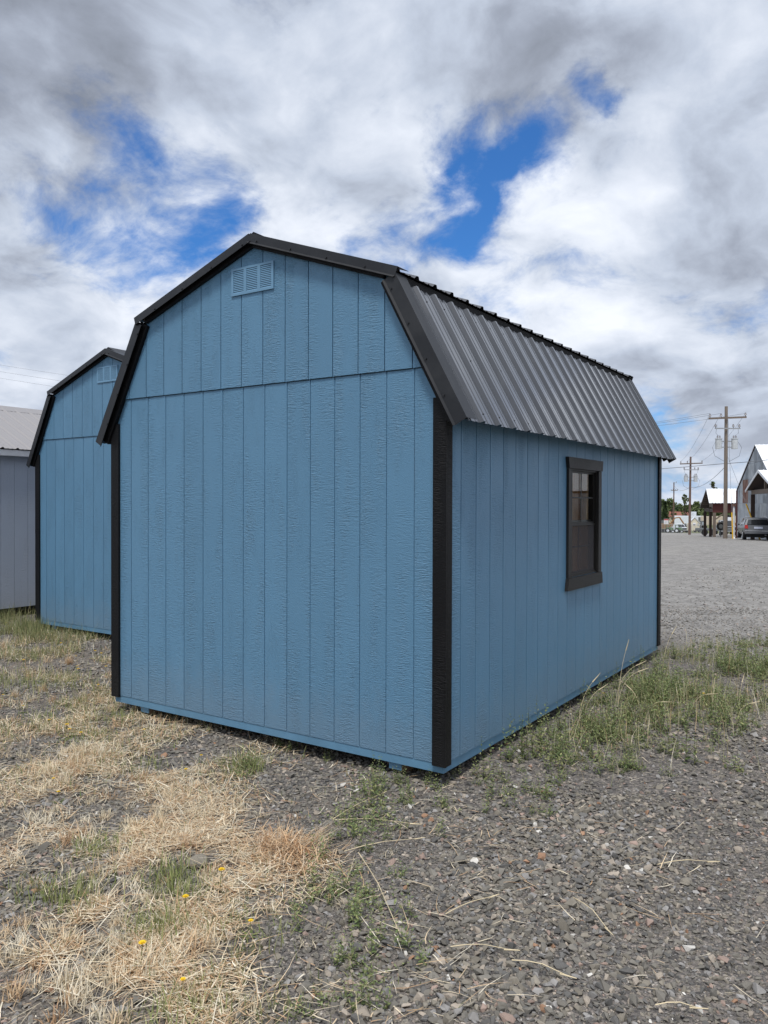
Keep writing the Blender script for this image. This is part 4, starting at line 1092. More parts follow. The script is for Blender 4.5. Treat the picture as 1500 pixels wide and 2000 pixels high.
def stone_mat():
    m, N, b, out = mat_new('crushed_stone')
    at = N.n('ShaderNodeAttribute', attribute_type='INSTANCER', attribute_name='col'); tcn = N.n('ShaderNodeTexCoord'); oi = N.n('ShaderNodeObjectInfo')
    f = N.noise(N.vm('ADD', tcn.outputs['Object'], N.vm('SCALE', (9, 5, 7), oi.outputs['Random'])), 2.6, 4, 0.6)
    N.set(b.inputs['Base Color'], N.vm('SCALE', at.outputs['Color'], N.m('ADD', .70, N.m('MULTIPLY', f, .6))))
    b.inputs['Roughness'].default_value = 0.88; b.inputs['Specular IOR Level'].default_value = 0.25
    return m
M['stone'] = stone_mat()
def stone_obj_mat(i, col):
    return plain('loose_stone_%d' % i, col, 0.88, 0, 0.25, 0.14, 40.0, 0.3, 90)
stone_cols = [stone_obj_mat(i, tuple(c)) for i, c in enumerate(PAL)]
hid = bpy.data.collections.new('stone_shapes')
for i in range(14):
    me = stone_mesh(100+i, 9+i % 5); me.materials.append(M['stone']); hid.objects.link(bpy.data.objects.new('stone_shape', me))
def scatter_group(name, coll):
    ng = bpy.data.node_groups.new(name, 'GeometryNodeTree')
    ng.interface.new_socket('Geometry', in_out='INPUT', socket_type='NodeSocketGeometry'); ng.interface.new_socket('Geometry', in_out='OUTPUT', socket_type='NodeSocketGeometry')
    gi = ng.nodes.new('NodeGroupInput'); go = ng.nodes.new('NodeGroupOutput')
    ci = ng.nodes.new('GeometryNodeCollectionInfo'); ci.inputs[0].default_value = coll; ci.inputs[1].default_value = True; ci.inputs[2].default_value = True
    ip = ng.nodes.new('GeometryNodeInstanceOnPoints'); ip.inputs['Pick Instance'].default_value = True
    def att(nm, tp):
        a = ng.nodes.new('GeometryNodeInputNamedAttribute'); a.data_type = tp; a.inputs[0].default_value = nm; return a.outputs[0]
    er = ng.nodes.new('FunctionNodeEulerToRotation'); L = ng.links.new
    L(att('rot', 'FLOAT_VECTOR'), er.inputs[0]); L(gi.outputs[0], ip.inputs['Points']); L(ci.outputs[0], ip.inputs['Instance'])
    L(att('idx', 'INT'), ip.inputs['Instance Index']); L(er.outputs[0], ip.inputs['Rotation']); L(att('scl', 'FLOAT_VECTOR'), ip.inputs['Scale']); L(ip.outputs[0], go.inputs[0])
    return ng
def scatter(name, P, rot, scl, idx, col, coll):
    me = bpy.data.meshes.new(name); n = len(P); me.vertices.add(n); me.vertices.foreach_set('co', np.asarray(P, np.float32).ravel())
    for nm, tp, arr in (('rot', 'FLOAT_VECTOR', rot), ('scl', 'FLOAT_VECTOR', scl)):
        a = me.attributes.new(nm, tp, 'POINT'); a.data.foreach_set('vector', np.asarray(arr, np.float32).ravel())
    a = me.attributes.new('idx', 'INT', 'POINT'); a.data.foreach_set('value', np.asarray(idx, np.int32))
    a = me.attributes.new('col', 'FLOAT_COLOR', 'POINT'); a.data.foreach_set('color', np.c_[col, np.ones(n)].astype(np.float32).ravel())
    me.update(); o = link(bpy.data.objects.new(name, me)); md = o.modifiers.new('scatter', 'NODES'); md.node_group = scatter_group(name+'_scatter', coll); return o
def Gv(x, y):
    dd = np.hypot(x-CAM.x, y-CAM.y); t = np.maximum(0, dd-30); h = -0.031*t*t/(t+6.0)
    b = 0.012*np.sin(2.3*x+1.1*y+.7)*np.sin(1.7*y-.9*x+.2)+0.006*np.sin(5.1*x-2.2)*np.sin(4.3*y+1.3)-0.012
    return np.maximum(h, -6.4)+b
def vnoise(x, y, s, seed):
    """cheap smooth value noise 0..1"""
    rg = np.random.default_rng(seed); T_ = rg.random((64, 64)); x = np.asarray(x)*s; y = np.asarray(y)*s
    xi, yi = np.floor(x).astype(int), np.floor(y).astype(int); fx, fy = x-xi, y-yi; fx = fx*fx*(3-2*fx); fy = fy*fy*(3-2*fy)
    g = lambda a, b: T_[a % 64, b % 64]
    return (g(xi, yi)*(1-fx)+g(xi+1, yi)*fx)*(1-fy)+(g(xi, yi+1)*(1-fx)+g(xi+1, yi+1)*fx)*fy
def field(r0, r1, cell, half=40):
    """jittered grid over the wedge the camera looks into, without the sheds' footprints"""
    xs = np.arange(CAM.x-r1, CAM.x+r1, cell); ys = np.arange(CAM.y-1, CAM.y+r1, cell)
    X, Y = np.meshgrid(xs, ys); X = X.ravel()+rng.uniform(-.55, .55, X.size)*cell; Y = Y.ravel()+rng.uniform(-.55, .55, Y.size)*cell
    dx, dy = X-CAM.x, Y-CAM.y; r = np.hypot(dx, dy); ang = np.degrees(np.arctan2(-(dx*FWD2.y-dy*FWD2.x), dx*FWD2.x+dy*FWD2.y))
    keep = (r > r0) & (r <= r1) & (np.abs(ang) < half)
    keep &= ~((X > -2.75) & (X < -.30) & (Y > .35) & (Y < 4.6)); keep &= ~((X > -7.1) & (X < -4.5) & (Y > 2.4))
    keep &= ~((Y > 1.2) & (X > -4.6) & (X < -2.9)); keep &= ~((X < -8.4) & (Y > .6)); keep &= ~((X < -2.0) & (Y > 5.2))
    return X[keep], Y[keep]
allP = []; allR = []; allS = []; allI = []; allC = []
for r0, r1, cell, s0, s1 in ((1.9, 4.8, .0255, .022, .050), (1.9, 4.2, .018, .010, .019), (4.8, 8.0, .034, .026, .054), (8.0, 14.0, .065, .032, .060), (14, 24, .16, .04, .07)):
    X, Y = field(r0, r1, cell)
    kp = rng.random(len(X)) < np.clip(.55+1.2*vnoise(X+40, Y+40, .9, 32), 0, 1); X, Y = X[kp], Y[kp]; n = len(X)
    size = s0+(s1-s0)*rng.random(n)**2.2
    size *= np.where(rng.random(n) < .03, 1.5, 1.0)*(.62+.75*vnoise(X+30, Y+30, 1.1, 31))
    allP.append(np.c_[X, Y, Gv(X, Y)+size*.10]); allR.append(np.c_[rng.normal(0, .28, n), rng.normal(0, .28, n), rng.uniform(0, 6.28, n)])
    allS.append(size[:, None]*np.c_[rng.uniform(.85, 1.15, n), rng.uniform(.85, 1.15, n), rng.uniform(.7, 1.1, n)]); allI.append(rng.integers(0, 14, n))
    c = PAL[rng.choice(len(PAL), n, p=PW/PW.sum())]*rng.uniform(.72, 1.25, n)[:, None]
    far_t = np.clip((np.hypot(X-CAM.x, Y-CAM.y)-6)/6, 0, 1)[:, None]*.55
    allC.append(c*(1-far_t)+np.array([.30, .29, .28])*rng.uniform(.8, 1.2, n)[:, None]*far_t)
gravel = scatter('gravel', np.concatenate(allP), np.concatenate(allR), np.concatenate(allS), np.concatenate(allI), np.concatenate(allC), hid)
gravel['kind'] = 'stuff'; tag(gravel, 'grey brown crushed stone gravel covering the yard around the sheds', 'gravel')
# the largest loose stones, one by one
shapes = []
for i in range(10): shapes.append([None]*len(PAL))
def big_stone(x, y, s, ci, tilt=.25, flat=1.0):
    k = rng.integers(0, 10)
    if shapes[k][ci] is None:
        me = stone_mesh(300+int(k), 12+int(k) % 5); me.materials.append(stone_cols[ci]); shapes[k][ci] = me
    o = link(bpy.data.objects.new('stone', shapes[k][ci]), ground)
    o.location = (x, y, G(x, y)+s*.12); o.scale = (s, s*rng.uniform(.85, 1.2), s*flat*rng.uniform(.75, 1.1)); o.rotation_euler = (rng.normal(0, tilt), rng.normal(0, tilt), rng.uniform(0, 6.28)); return o
for u, v, s, ci in ((900, 1675, .105, 0), (925, 1684, .09, 2), (898, 1690, .07, 2), (990, 1720, .09, 0), (915, 1750, .075, 2), (1140, 1475, .09, 7), (1070, 1525, .07, 0), (665, 1665, .06, 1), (755, 1555, .05, 6), (800, 1573, .055, 6), (830, 1590, .05, 4), (765, 1680, .055, 5), (842, 1600, .055, 4),
                    (390, 1692, .15, 1), (110, 1690, .075, 2), (320, 1475, .075, 4), (335, 1595, .06, 4), (1345, 1850, .065, 6), (1480, 1930, .08, 7), (1390, 1870, .06, 3), (250, 1745, .06, 2), (425, 1760, .06, 0), (60, 1865, .06, 2), (190, 1860, .06, 0), (900, 1560, .04, 4)):
    p = gp(u, v); big_stone(p.x, p.y, s, ci)
cnt = 25
while cnt < 300:
    u, v = rng.uniform(-40, 1540), rng.uniform(1400, 2030)
    p = gp(u, v)
    if -3.1 < p.x < .05 and p.y > -.05: continue
    if u < 550 and rng.random() < .5: continue
    big_stone(p.x, p.y, rng.uniform(.040, .068), int(rng.choice(len(PAL), p=PW/PW.sum()))); cnt += 1

# ------------------------------------------------------------------ grass and weeds
def grass_mat(name, rough=0.7, trans=0.25):
    m = bpy.data.materials.new(name); m.use_nodes = True; nt = m.node_tree; nt.nodes.clear(); N = NT(nt)
    out = N.n('ShaderNodeOutputMaterial'); at = N.n('ShaderNodeAttribute', attribute_name='col')
    b = N.n('ShaderNodeBsdfPrincipled'); N.set(b.inputs['Base Color'], at.outputs['Color']); b.inputs['Roughness'].default_value = rough; b.inputs['Specular IOR Level'].default_value = 0.25
    tr = N.n('ShaderNodeBsdfTranslucent'); N.set(tr.inputs[0], at.outputs['Color'])
    mx = N.n('ShaderNodeMixShader', i_0=trans); N.set(mx.inputs[1], b.outputs[0]); N.set(mx.inputs[2], tr.outputs[0])
    nt.links.new(mx.outputs[0], out.inputs[0]); return m
M['grass'] = grass_mat('grass_blades')
def blades(base, yaw, lean, length, width, curl, col, S=4, bend=None):
    """ribbons; returns vertices, faces, colours"""
    n = len(base); h = np.c_[np.cos(yaw), np.sin(yaw), np.zeros(n)]; wd = np.c_[-np.sin(yaw), np.cos(yaw), np.zeros(n)]
    P = base.copy(); th = lean.copy(); yw = yaw.copy(); rows = []; kink = rng.normal(0, .12, (S, n)) if bend is None else rng.normal(0, bend, (S, n))
    for i in range(S+1):
        t = i/S; w = (width*(1-t**1.7)*.5)[:, None]
        if i < S: rows += [P-wd*w, P+wd*w]
        else: rows += [P]
        if i < S:
            hh = np.c_[np.cos(yw), np.sin(yw), np.zeros(n)]
            P = P+(hh*np.sin(th)[:, None]+np.array([0, 0, 1.0])*np.cos(th)[:, None])*(length/S)[:, None]
            P[:, 2] = np.maximum(P[:, 2], Gv(P[:, 0], P[:, 1])+.010)
            th = th+curl/S; yw = yw+kink[i]
    V = np.stack(rows, 1); k = V.shape[1]; V = V.reshape(-1, 3); f = []
    b0 = np.arange(n)*k; quads = []
    for i in range(S-1): quads.append(np.c_[b0+2*i, b0+2*i+1, b0+2*i+3, b0+2*i+2])
    tris = np.c_[b0+2*(S-1), b0+2*(S-1)+1, b0+2*S]
    C_ = np.repeat(col, k, 0).reshape(n, k, 3); ramp = (np.array([0.8]*2*1+[1.0]*(k-2)))[None, :, None]; C_ = (C_*ramp).reshape(-1, 3)
    return V, np.concatenate(quads), tris, C_
def blade_object(name, parts, mat):
    off = 0; VV = []; Q = []; T_ = []; CC = []
    for V, q_, t_, c_ in parts: VV.append(V); Q.append(q_+off); T_.append(t_+off); CC.append(c_); off += len(V)
    V = np.concatenate(VV); Q = np.concatenate(Q); T_ = np.concatenate(T_); CC = np.concatenate(CC)
    me = bpy.data.meshes.new(name); me.vertices.add(len(V)); me.vertices.foreach_set('co', V.astype(np.float32).ravel())
    loops = np.concatenate([Q.ravel(), T_.ravel()]); me.loops.add(len(loops)); me.loops.foreach_set('vertex_index', loops.astype(np.int32))
    st = np.concatenate([np.arange(len(Q))*4, len(Q)*4+np.arange(len(T_))*3]); me.polygons.add(len(st)); me.polygons.foreach_set('loop_start', st.astype(np.int32))
    me.update(calc_edges=True); a = me.attributes.new('col', 'FLOAT_COLOR', 'POINT'); a.data.foreach_set('color', np.c_[CC, np.ones(len(CC))].astype(np.float32).ravel())
    me.materials.append(mat); me.validate(); return link(bpy.data.objects.new(name, me))
STRAW = np.array([(.78, .62, .42), (.86, .74, .54), (.66, .48, .30), (.90, .82, .66), (.56, .37, .22), (.78, .68, .50)])
GREEN = np.array([(.155, .205, .078), (.205, .240, .102), (.13, .172, .072), (.27, .28, .125)])
def straw_cols(n): return STRAW[rng.integers(0, len(STRAW), n)]*rng.uniform(.7, 1.15, n)[:, None]
def green_cols(n):
    k = rng.random((n, 1))**2*.7
    return GREEN[rng.integers(0, len(GREEN), n)]*rng.uniform(.75, 1.25, n)[:, None]*(1-k)+np.array([.50, .44, .25])*k
def spots(n, u, v, r, patchy=True):
    p = gp(u, v); a = rng.normal(0, r*.55, (n*3, 2)); xy = np.c_[p.x+a[:, 0], p.y+a[:, 1]]
    if n > 3 and patchy:
        k = .65*vnoise(xy[:, 0]+20, xy[:, 1]+20, 2.3, 21)+.35*vnoise(xy[:, 0]+20, xy[:, 1]+20, 8.0, 22)
        xy = xy[rng.random(len(xy)) < np.clip((k-.42)*5.0, .02, 1)]
    return xy[:n]
def onG(xy, dz=0): return np.c_[xy, Gv(xy[:, 0], xy[:, 1])+dz]
parts = []
def lying(xy, lmin=.05, lmax=.20, w0=.0024, w1=.0052, cols=None):
    n = len(xy); parts.append(blades(onG(xy, .012+.018*rng.random(n)**2), rng.uniform(0, 6.28, n), rng.normal(1.52, .10, n), rng.uniform(lmin, lmax, n), rng.uniform(w0, w1, n), rng.normal(.08, .25, n), straw_cols(n) if cols is None else cols))
def upright(xy, lmin, lmax, lean=.35, cols=None, w0=.0026, w1=.0048, curl=.6):
    n = len(xy); parts.append(blades(onG(xy, .0), rng.uniform(0, 6.28, n), np.abs(rng.normal(0, lean, n)), rng.uniform(lmin, lmax, n), rng.uniform(w0, w1, n), np.abs(rng.normal(0, curl, n)), straw_cols(n) if cols is None else cols))
# mats of dead straw: (pixel place, radius, lying blades, standing blades, standing height)
MATS = [(300, 1585, .50, 650, 420, .07), (365, 1560, .34, 420, 300, .08), (275, 1650, .42, 600, 380, .075), (245, 1600, .32, 350, 120, .05), (420, 1600, .34, 300, 120, .05),
        (95, 1500, .40, 420, 330, .10), (145, 1480, .34, 300, 200, .09), (210, 1520, .40, 420, 130, .05), (40, 1580, .42, 420, 180, .06), (20, 1640, .35, 330, 90, .05),
        (90, 1760, .40, 620, 130, .05), (170, 1800, .40, 650, 170, .05), (250, 1760, .36, 520, 130, .05), (300, 1830, .32, 520, 260, .07), (60, 1850, .36, 520, 100, .05),
        (130, 1930, .34, 700, 330, .08), (195, 1920, .24, 420, 300, .10), (60, 1960, .30, 520, 170, .06), (330, 1985, .26, 420, 150, .06), (250, 1900, .34, 420, 90, .05),
        (330, 1700, .36, 420, 90, .05), (440, 1660, .34, 360, 60, .04), (180, 1700, .40, 300, 90, .05), (60, 1320, .60, 300, 420, .10), (130, 1310, .60, 300, 420, .11),
        (40, 1370, .50, 280, 260, .08), (150, 1370, .55, 300, 160, .07), (215, 1330, .35, 120, 160, .09), (100, 1420, .5, 260, 120, .05), (300, 1510, .35, 140, 60, .05), (500, 1690, .35, 300, 40, .04),
        (380, 1830, .40, 260, 40, .04), (470, 1760, .4, 200, 30, .04), (-80, 1700, .6, 600, 200, .07), (-120, 1500, .7, 500, 300, .09), (-60, 1900, .5, 600, 200, .07), (10, 1260, .6, 150, 260, .12)]
for u, v, r, nl_, ns, hs in MATS:
    lying(spots(int(nl_*.8), u, v, r)); upright(spots(int(ns*.30), u, v, r*.6), hs*.5, hs*1.3, .7)
for i in range(260):   # stubble tufts, each fanning from one root
    u, v, r, _, _, hs = MATS[i % len(MATS)]
    c = spots(1, u, v, r*1.1)[0]; k = int(rng.integers(16, 60)); xy = c+rng.normal(0, .022, (k, 2))
    upright(xy, hs*.5, hs*1.35, .62, STRAW[rng.integers(0, 6)]*rng.uniform(.75, 1.1, k)[:, None], .0024, .0046, .7)
for u, v, r, *_ in MATS: lying(spots(260, u, v, r*1.1), .012, .05, .003, .007)    # broken stems and leaf litter
# scattered single straws thinning out to the right
for n, u, v, r, lm in ((500, 250, 1750, 1.6, .14), (170, 620, 1800, 1.2, .22), (90, 800, 1650, 1.5, .2), (45, 1050, 1800, 1.3, .2), (200, 450, 1500, 1.6, .12), (60, 1250, 1500, 1.2, .12), (35, 1300, 1750, 1.5, .16), (350, 120, 1350, 2.4, .12)):
    lying(spots(n, u, v, r), .04, lm)
for n, u, v, r, h in ((900, 90, 1300, 1.6, .10), (700, 180, 1360, 1.4, .08), (700, 30, 1400, 1.3, .09), (500, 120, 1450, 1.2, .07), (420, 250, 1430, 1.1, .05), (400, 300, 1480, 1.0, .05), (600, 60, 1250, 1.6, .12)):
    k = int(n*1.3); xy = spots(k, u, v, r); upright(xy, h*.5, h*1.3, .5, None, .0035, .007, .7); lying(spots(k, u, v, r), .06, .18, .004, .009)
dry = blade_object('dry_grass', parts, M['grass']); dry['kind'] = 'stuff'; tag(dry, 'pale dead grass and straw lying over the gravel at lower left', 'dry grass')
# green grass in tufts and thin cover
parts = []
for u, v, r, n, h in ((140, 1752, .14, 150, .085), (60, 1745, .16, 90, .06), (330, 1722, .15, 150, .08), (300, 1815, .13, 110, .09), (180, 1745, .10, 60, .06), (520, 1975, .10, 60, .08), (200, 1395, .28, 140, .07), (150, 1372, .20, 90, .07), (60, 1410, .3, 90, .06), (165, 1440, .16, 90, .06),
                      (90, 1250, .7, 900, .13), (20, 1232, .9, 1500, .24), (70, 1228, .5, 500, .18), (-60, 1235, .9, 900, .25), (60, 1290, .7, 600, .12), (120, 1330, .7, 500, .10), (40, 1360, .6, 400, .09), (150, 1400, .8, 500, .06), (60, 1440, .8, 450, .06), (180, 1330, .7, 420, .08), (30, 1500, .7, 250, .06), (230, 1470, .7, 160, .05), (300, 1780, .6, 260, .06), (420, 1900, .6, 220, .06), (150, 1840, .6, 200, .06), (520, 1820, .5, 160, .05), (350, 1620, .6, 140, .05), (150, 1270, .6, 400, .08), (200, 1300, .4, 200, .07), (20, 1300, .5, 260, .09), (480, 1500, .18, 110, .11), (460, 1530, .2, 90, .06), (270, 1500, .18, 60, .05), (380, 1770, .25, 90, .05), (420, 1830, .3, 120, .05),
                      (360, 1850, .3, 110, .06), (190, 1650, .2, 70, .06), (40, 1900, .25, 90, .06), (350, 1970, .2, 90, .07), (250, 1965, .2, 70, .07), (1340, 1290, .5, 220, .08), (1300, 1275, .4, 300, .10), (1400, 1300, .5, 200, .08), (1480, 1300, .4, 160, .10), (1480, 1390, .5, 120, .07), (1350, 1340, .5, 260, .08)):
    xy = spots(n, u, v, r); n = len(xy); upright(xy, h*.4, h*1.3, .38, green_cols(n)*np.array([1, .98, .95]), .0022, .0045, .6)
for n, u, v, r, h in ((800, 90, 1280, 1.8, .10), (500, 180, 1340, 1.4, .07), (500, 30, 1390, 1.4, .08), (400, 140, 1450, 1.2, .06), (260, 320, 1480, 1.0, .05), (900, 10, 1225, 1.6, .22), (500, 110, 1235, 1.2, .12)):
    xy = spots(n*2, u, v, r); m_ = len(xy); upright(xy, h*.4, h*1.3, .42, green_cols(m_), .0035, .008, .6)
for u, v, r, n, h in ((140, 1752, .13, 190, .10), (60, 1742, .14, 90, .07), (330, 1722, .14, 190, .10), (352, 1745, .10, 90, .09), (300, 1815, .12, 120, .11), (235, 1400, .22, 160, .09), (145, 1375, .2, 120, .08), (165, 1445, .16, 110, .07), (185, 1660, .15, 110, .08), (480, 1502, .14, 120, .13), (345, 1975, .14, 110, .09), (200, 1650, .12, 70, .07), (520, 1830, .16, 70, .07), (90, 1400, .25, 120, .08), (270, 1500, .2, 80, .08), (30, 1330, .35, 240, .12), (110, 1340, .35, 220, .10)):
    xy = spots(n, u, v, r, False); m_ = len(xy); upright(xy, h*.5, h*1.25, .40, np.array([(.24, .29, .10), (.30, .33, .13), (.36, .36, .17)])[rng.integers(0, 3, m_)]*rng.uniform(.75, 1.2, (m_, 1)), .003, .0055, .6)
gg = blade_object('green_grass', parts, M['grass']); gg['kind'] = 'stuff'; tag(gg, 'thin green grass sprouting between the stones and straw', 'grass')
# the raked-up heap of straw in front of the shed
parts = []
pc = gp(560, 1668)
n = 900; a = rng.normal(0, 1, (n, 2))*np.array([.13, .085]); xy = np.c_[pc.x, pc.y]+a
hgt = .065*np.exp(-(a[:, 0]/.16)**2-(a[:, 1]/.11)**2)
parts.append(blades(np.c_[xy, Gv(xy[:, 0], xy[:, 1])+.01+hgt*rng.random(n)], rng.uniform(0, 6.28, n), rng.normal(1.25, .35, n), rng.uniform(.05, .16, n), rng.uniform(.0024, .0048, n), rng.normal(.5, .9, n), STRAW[rng.integers(0, 5, n)]*np.array([1.0, .9, .82])*rng.uniform(.65, 1.05, n)[:, None]))
n = 45; parts.append(blades(np.c_[pc.x+.07+rng.normal(0, .02, n), pc.y+.05+rng.normal(0, .02, n), np.full(n, .05)], rng.normal(.62, .14, n), rng.normal(1.0, .1, n), rng.uniform(.12, .26, n), rng.uniform(.002, .0035, n), rng.normal(0, .1, n), straw_cols(n)))
heap = blade_object('straw_heap', parts, M['grass']); tag(heap, 'small reddish heap of pulled straw on the gravel in front of the shed', 'straw heap')
heap_o = heap

# ---- leafy weeds: a few shapes, each plant its own object
def weed_mesh(seed, h, stems, leaf, spread, upright_=True):
    rg = np.random.default_rng(seed); V = []; F = []; Cc = []
    def quad(p, a, b, c):
        k = len(V); V.extend([p-a, p+b, p+a, p-b]); F.append((k, k+1, k+2, k+3)); Cc.extend([c]*4)
    for s in range(stems):
        an = rg.uniform(0, 6.28); lean = rg.uniform(.02, .22 if upright_ else 1.1); L = h*rg.uniform(.55, 1.1); base = np.array([rg.normal(0, spread), rg.normal(0, spread), -.01])
        d_ = np.array([math.cos(an)*math.sin(lean), math.sin(an)*math.sin(lean), math.cos(lean)]); nseg = max(4, int(L/.011))
        sc_ = np.array((.13, .13, .05))*rg.uniform(.8, 1.2)
        for i in range(3):
            p0, p1 = base+d_*L*i/3, base+d_*L*(i+1)/3; w_ = np.array([-d_[1], d_[0]*1.0+.3, 0]); w_ = w_/np.linalg.norm(w_)*.0011
            k = len(V); V.extend([p0-w_, p0+w_, p1+w_*.7, p1-w_*.7]); F.append((k, k+1, k+2, k+3)); Cc.extend([sc_]*4)
        for i in range(nseg):
            t = (i+.8)/nseg; p = base+d_*L*t; la = i*2.4+rg.uniform(-.4, .4); ll = leaf*(1.15-.65*t)*rg.uniform(.7, 1.2)
            o_ = np.array([math.cos(la), math.sin(la), rg.uniform(.05, .9)]); o_ /= np.linalg.norm(o_)
            sd = np.cross(o_, [0, 0, 1]); sd = sd/(np.linalg.norm(sd)+1e-6)+rg.normal(0, .25, 3)
            g_ = GREEN[rg.integers(0, 4)]*rg.uniform(.75, 1.25)*(1+.25*t)
            quad(p+o_*ll*.55, o_*ll*.5, sd*ll*.21, g_)
    me = bpy.data.meshes.new('foliage'); me.from_pydata([tuple(v) for v in V], [], F)
    a = me.attributes.new('col', 'FLOAT_COLOR', 'POINT'); a.data.foreach_set('color', np.c_[np.array(Cc), np.ones(len(Cc))].astype(np.float32).ravel())
    me.materials.append(M['grass']); return me
W_up = [weed_mesh(40+i, .18, 4+i % 3, .030, .022) for i in range(5)]
W_low = [weed_mesh(60+i, .10, 11, .026, .024, False) for i in range(3)]
W_tall = [weed_mesh(80+i, .27, 3+i % 2, .030, .014) for i in range(3)]
def weed(u, v, kind, s, label, group, nm='weed'):
    p = gp(u, v); me = {'up': W_up, 'low': W_low, 'tall': W_tall}[kind]; me = me[int(rng.integers(0, len(me)))]
    o = link(bpy.data.objects.new(nm, me)); o.location = (p.x, p.y, G(p.x, p.y)); o.scale = (s, s, s*rng.uniform(.85, 1.15)); o.rotation_euler = (0, 0, rng.uniform(0, 6.28)); tag(o, label, 'weed', group); return o
for i in range(46):      # loose band in the middle foreground
    u = rng.normal(700, 60); v = rng.uniform(1520, 1990); kd = ['up', 'low', 'up', 'tall'][i % 4] if v < 1850 else ['up', 'low'][i % 2]
    lab = {'up': 'upright leafy', 'low': 'low spreading', 'tall': 'tall thin'}[kd]+' green weed in gravel '+('near the bottom edge of the photo' if v > 1850 else 'just below the straw heap' if v > 1680 else 'between the shed and the straw heap')
    weed(u, v, kd, rng.uniform(.55, .95), lab, 'weeds in the middle foreground')
for u, v, k, s in ((725, 1560, 'up', 1.1), (735, 1570, 'up', 1.1), (715, 1545, 'up', 1.0), (740, 1550, 'up', .9), (755, 1590, 'up', .8), (725, 1600, 'low', 1.3), (700, 1625, 'low', 1.4), (660, 1600, 'low', 1.3), (745, 1620, 'up', .9), (730, 1530, 'tall', .7), (745, 1525, 'tall', .6)):
    weed(u, v, k, s, 'bushy green weed in the clump just in front of the right skid', 'weed clump in front of the skid')
for i in range(34):      # in front of the wall and at the near corner
    u = rng.uniform(780, 1100); v = 1500+(u-780)*.02+abs(rng.normal(0, 45))
    weed(u, v, ['up', 'low'][i % 2], rng.uniform(.5, .95), ('upright', 'low spreading')[i % 2]+' small weed in the gravel '+('left of' if u < 865 else 'right of')+' the near corner of the blue shed', 'weeds at the shed corner')
for i in range(26):      # tall ones tight against the side wall
    t = rng.random()**.8; y = .1+t*4.4; x = .06+abs(rng.normal(0, .10))
    o = weed(900, 1500, ['tall', 'up'][i % 2], rng.uniform(.8, 1.25), ('tall thin', 'bushy upright')[i % 2]+' green weed growing tight against the side wall '+('near the corner of the shed' if y < 1.7 else 'below the window' if y < 3 else 'beyond the window'), 'weeds along the side wall'); o.location = (x, y, G(x, y))
for u, v, k, s in ((545, 1452, 'up', .9), (560, 1460, 'low', .9), (480, 1505, 'up', 1.0), (495, 1500, 'up', 1.0), (470, 1515, 'low', 1.1), (640, 1480, 'low', .8)):
    weed(u, v, k, s, 'green weed on the gravel below the front wall of the blue shed', 'weeds below the front wall')
# the dense patch right of the shed: far too many to count
hidw = bpy.data.collections.new('weed_shapes')
for me in W_up+W_low+W_tall: hidw.objects.link(bpy.data.objects.new('weed_shape', me))
pts = []
while len(pts) < 800:
    x = rng.uniform(.08, 2.2); y = rng.uniform(.0, 6.6)
    dens = math.exp(-((x-.45-.12*y)/(.32+.10*y))**2)*min(1, max(0, (y-.25)/.8))*(1 if y < 5 else .45)
    dens *= .06+1.5*float(vnoise(x, y, 2.6, 3))**2
    if x > .50+.30*y+.1: dens *= .30
    if rng.random() < dens: pts.append((x, y))
pts = np.array(pts); n = len(pts); s = (.5+1.0*rng.random(n)**1.6)*np.where(pts[:, 0] < .3, 1.15, 1.0)
wp = scatter('weed_patch', onG(pts), np.c_[rng.normal(0, .08, n), rng.normal(0, .08, n), rng.uniform(0, 6.28, n)], np.c_[s, s, s], rng.choice(11, n, p=np.array([3]*5+[4.2]*3+[.5]*3)/(15+12.6+1.5)), np.full((n, 3), .5), hidw)
wp['kind'] = 'stuff'; tag(wp, 'dense patch of green weeds along the right side of the blue shed', 'weeds')
# dry blades mixed into that patch
parts = []
sel = pts[rng.random(n) < .6]; lying(sel+rng.normal(0, .08, sel.shape), .05, .2); sel = pts[rng.random(n) < .42]; upright(sel, .06, .30, .35, None, .0018, .0034, .9)
for nn, cx_, cy_, sx_, sy_, hh in ((420, .75, 2.6, .30, .7, .24), (260, 1.25, 3.2, .35, .8, .20), (200, 1.6, 4.3, .5, .8, .16), (160, .4, 5.4, .35, .5, .22), (240, .45, 1.9, .2, .7, .2)):
    xy = np.c_[rng.normal(cx_, sx_, nn), rng.normal(cy_, sy_, nn)]; xy = xy[xy[:, 0] > .05]; k = rng.random((len(xy), 1))
    upright(xy, .08, hh*1.35, .26, straw_cols(len(xy))*k+green_cols(len(xy))*1.35*(1-k), .0022, .0044, .7)
pd = blade_object('patch_straw', parts, M['grass']); pd['kind'] = 'stuff'; tag(pd, 'dry blades standing and lying among the weeds beside the shed', 'dry grass')
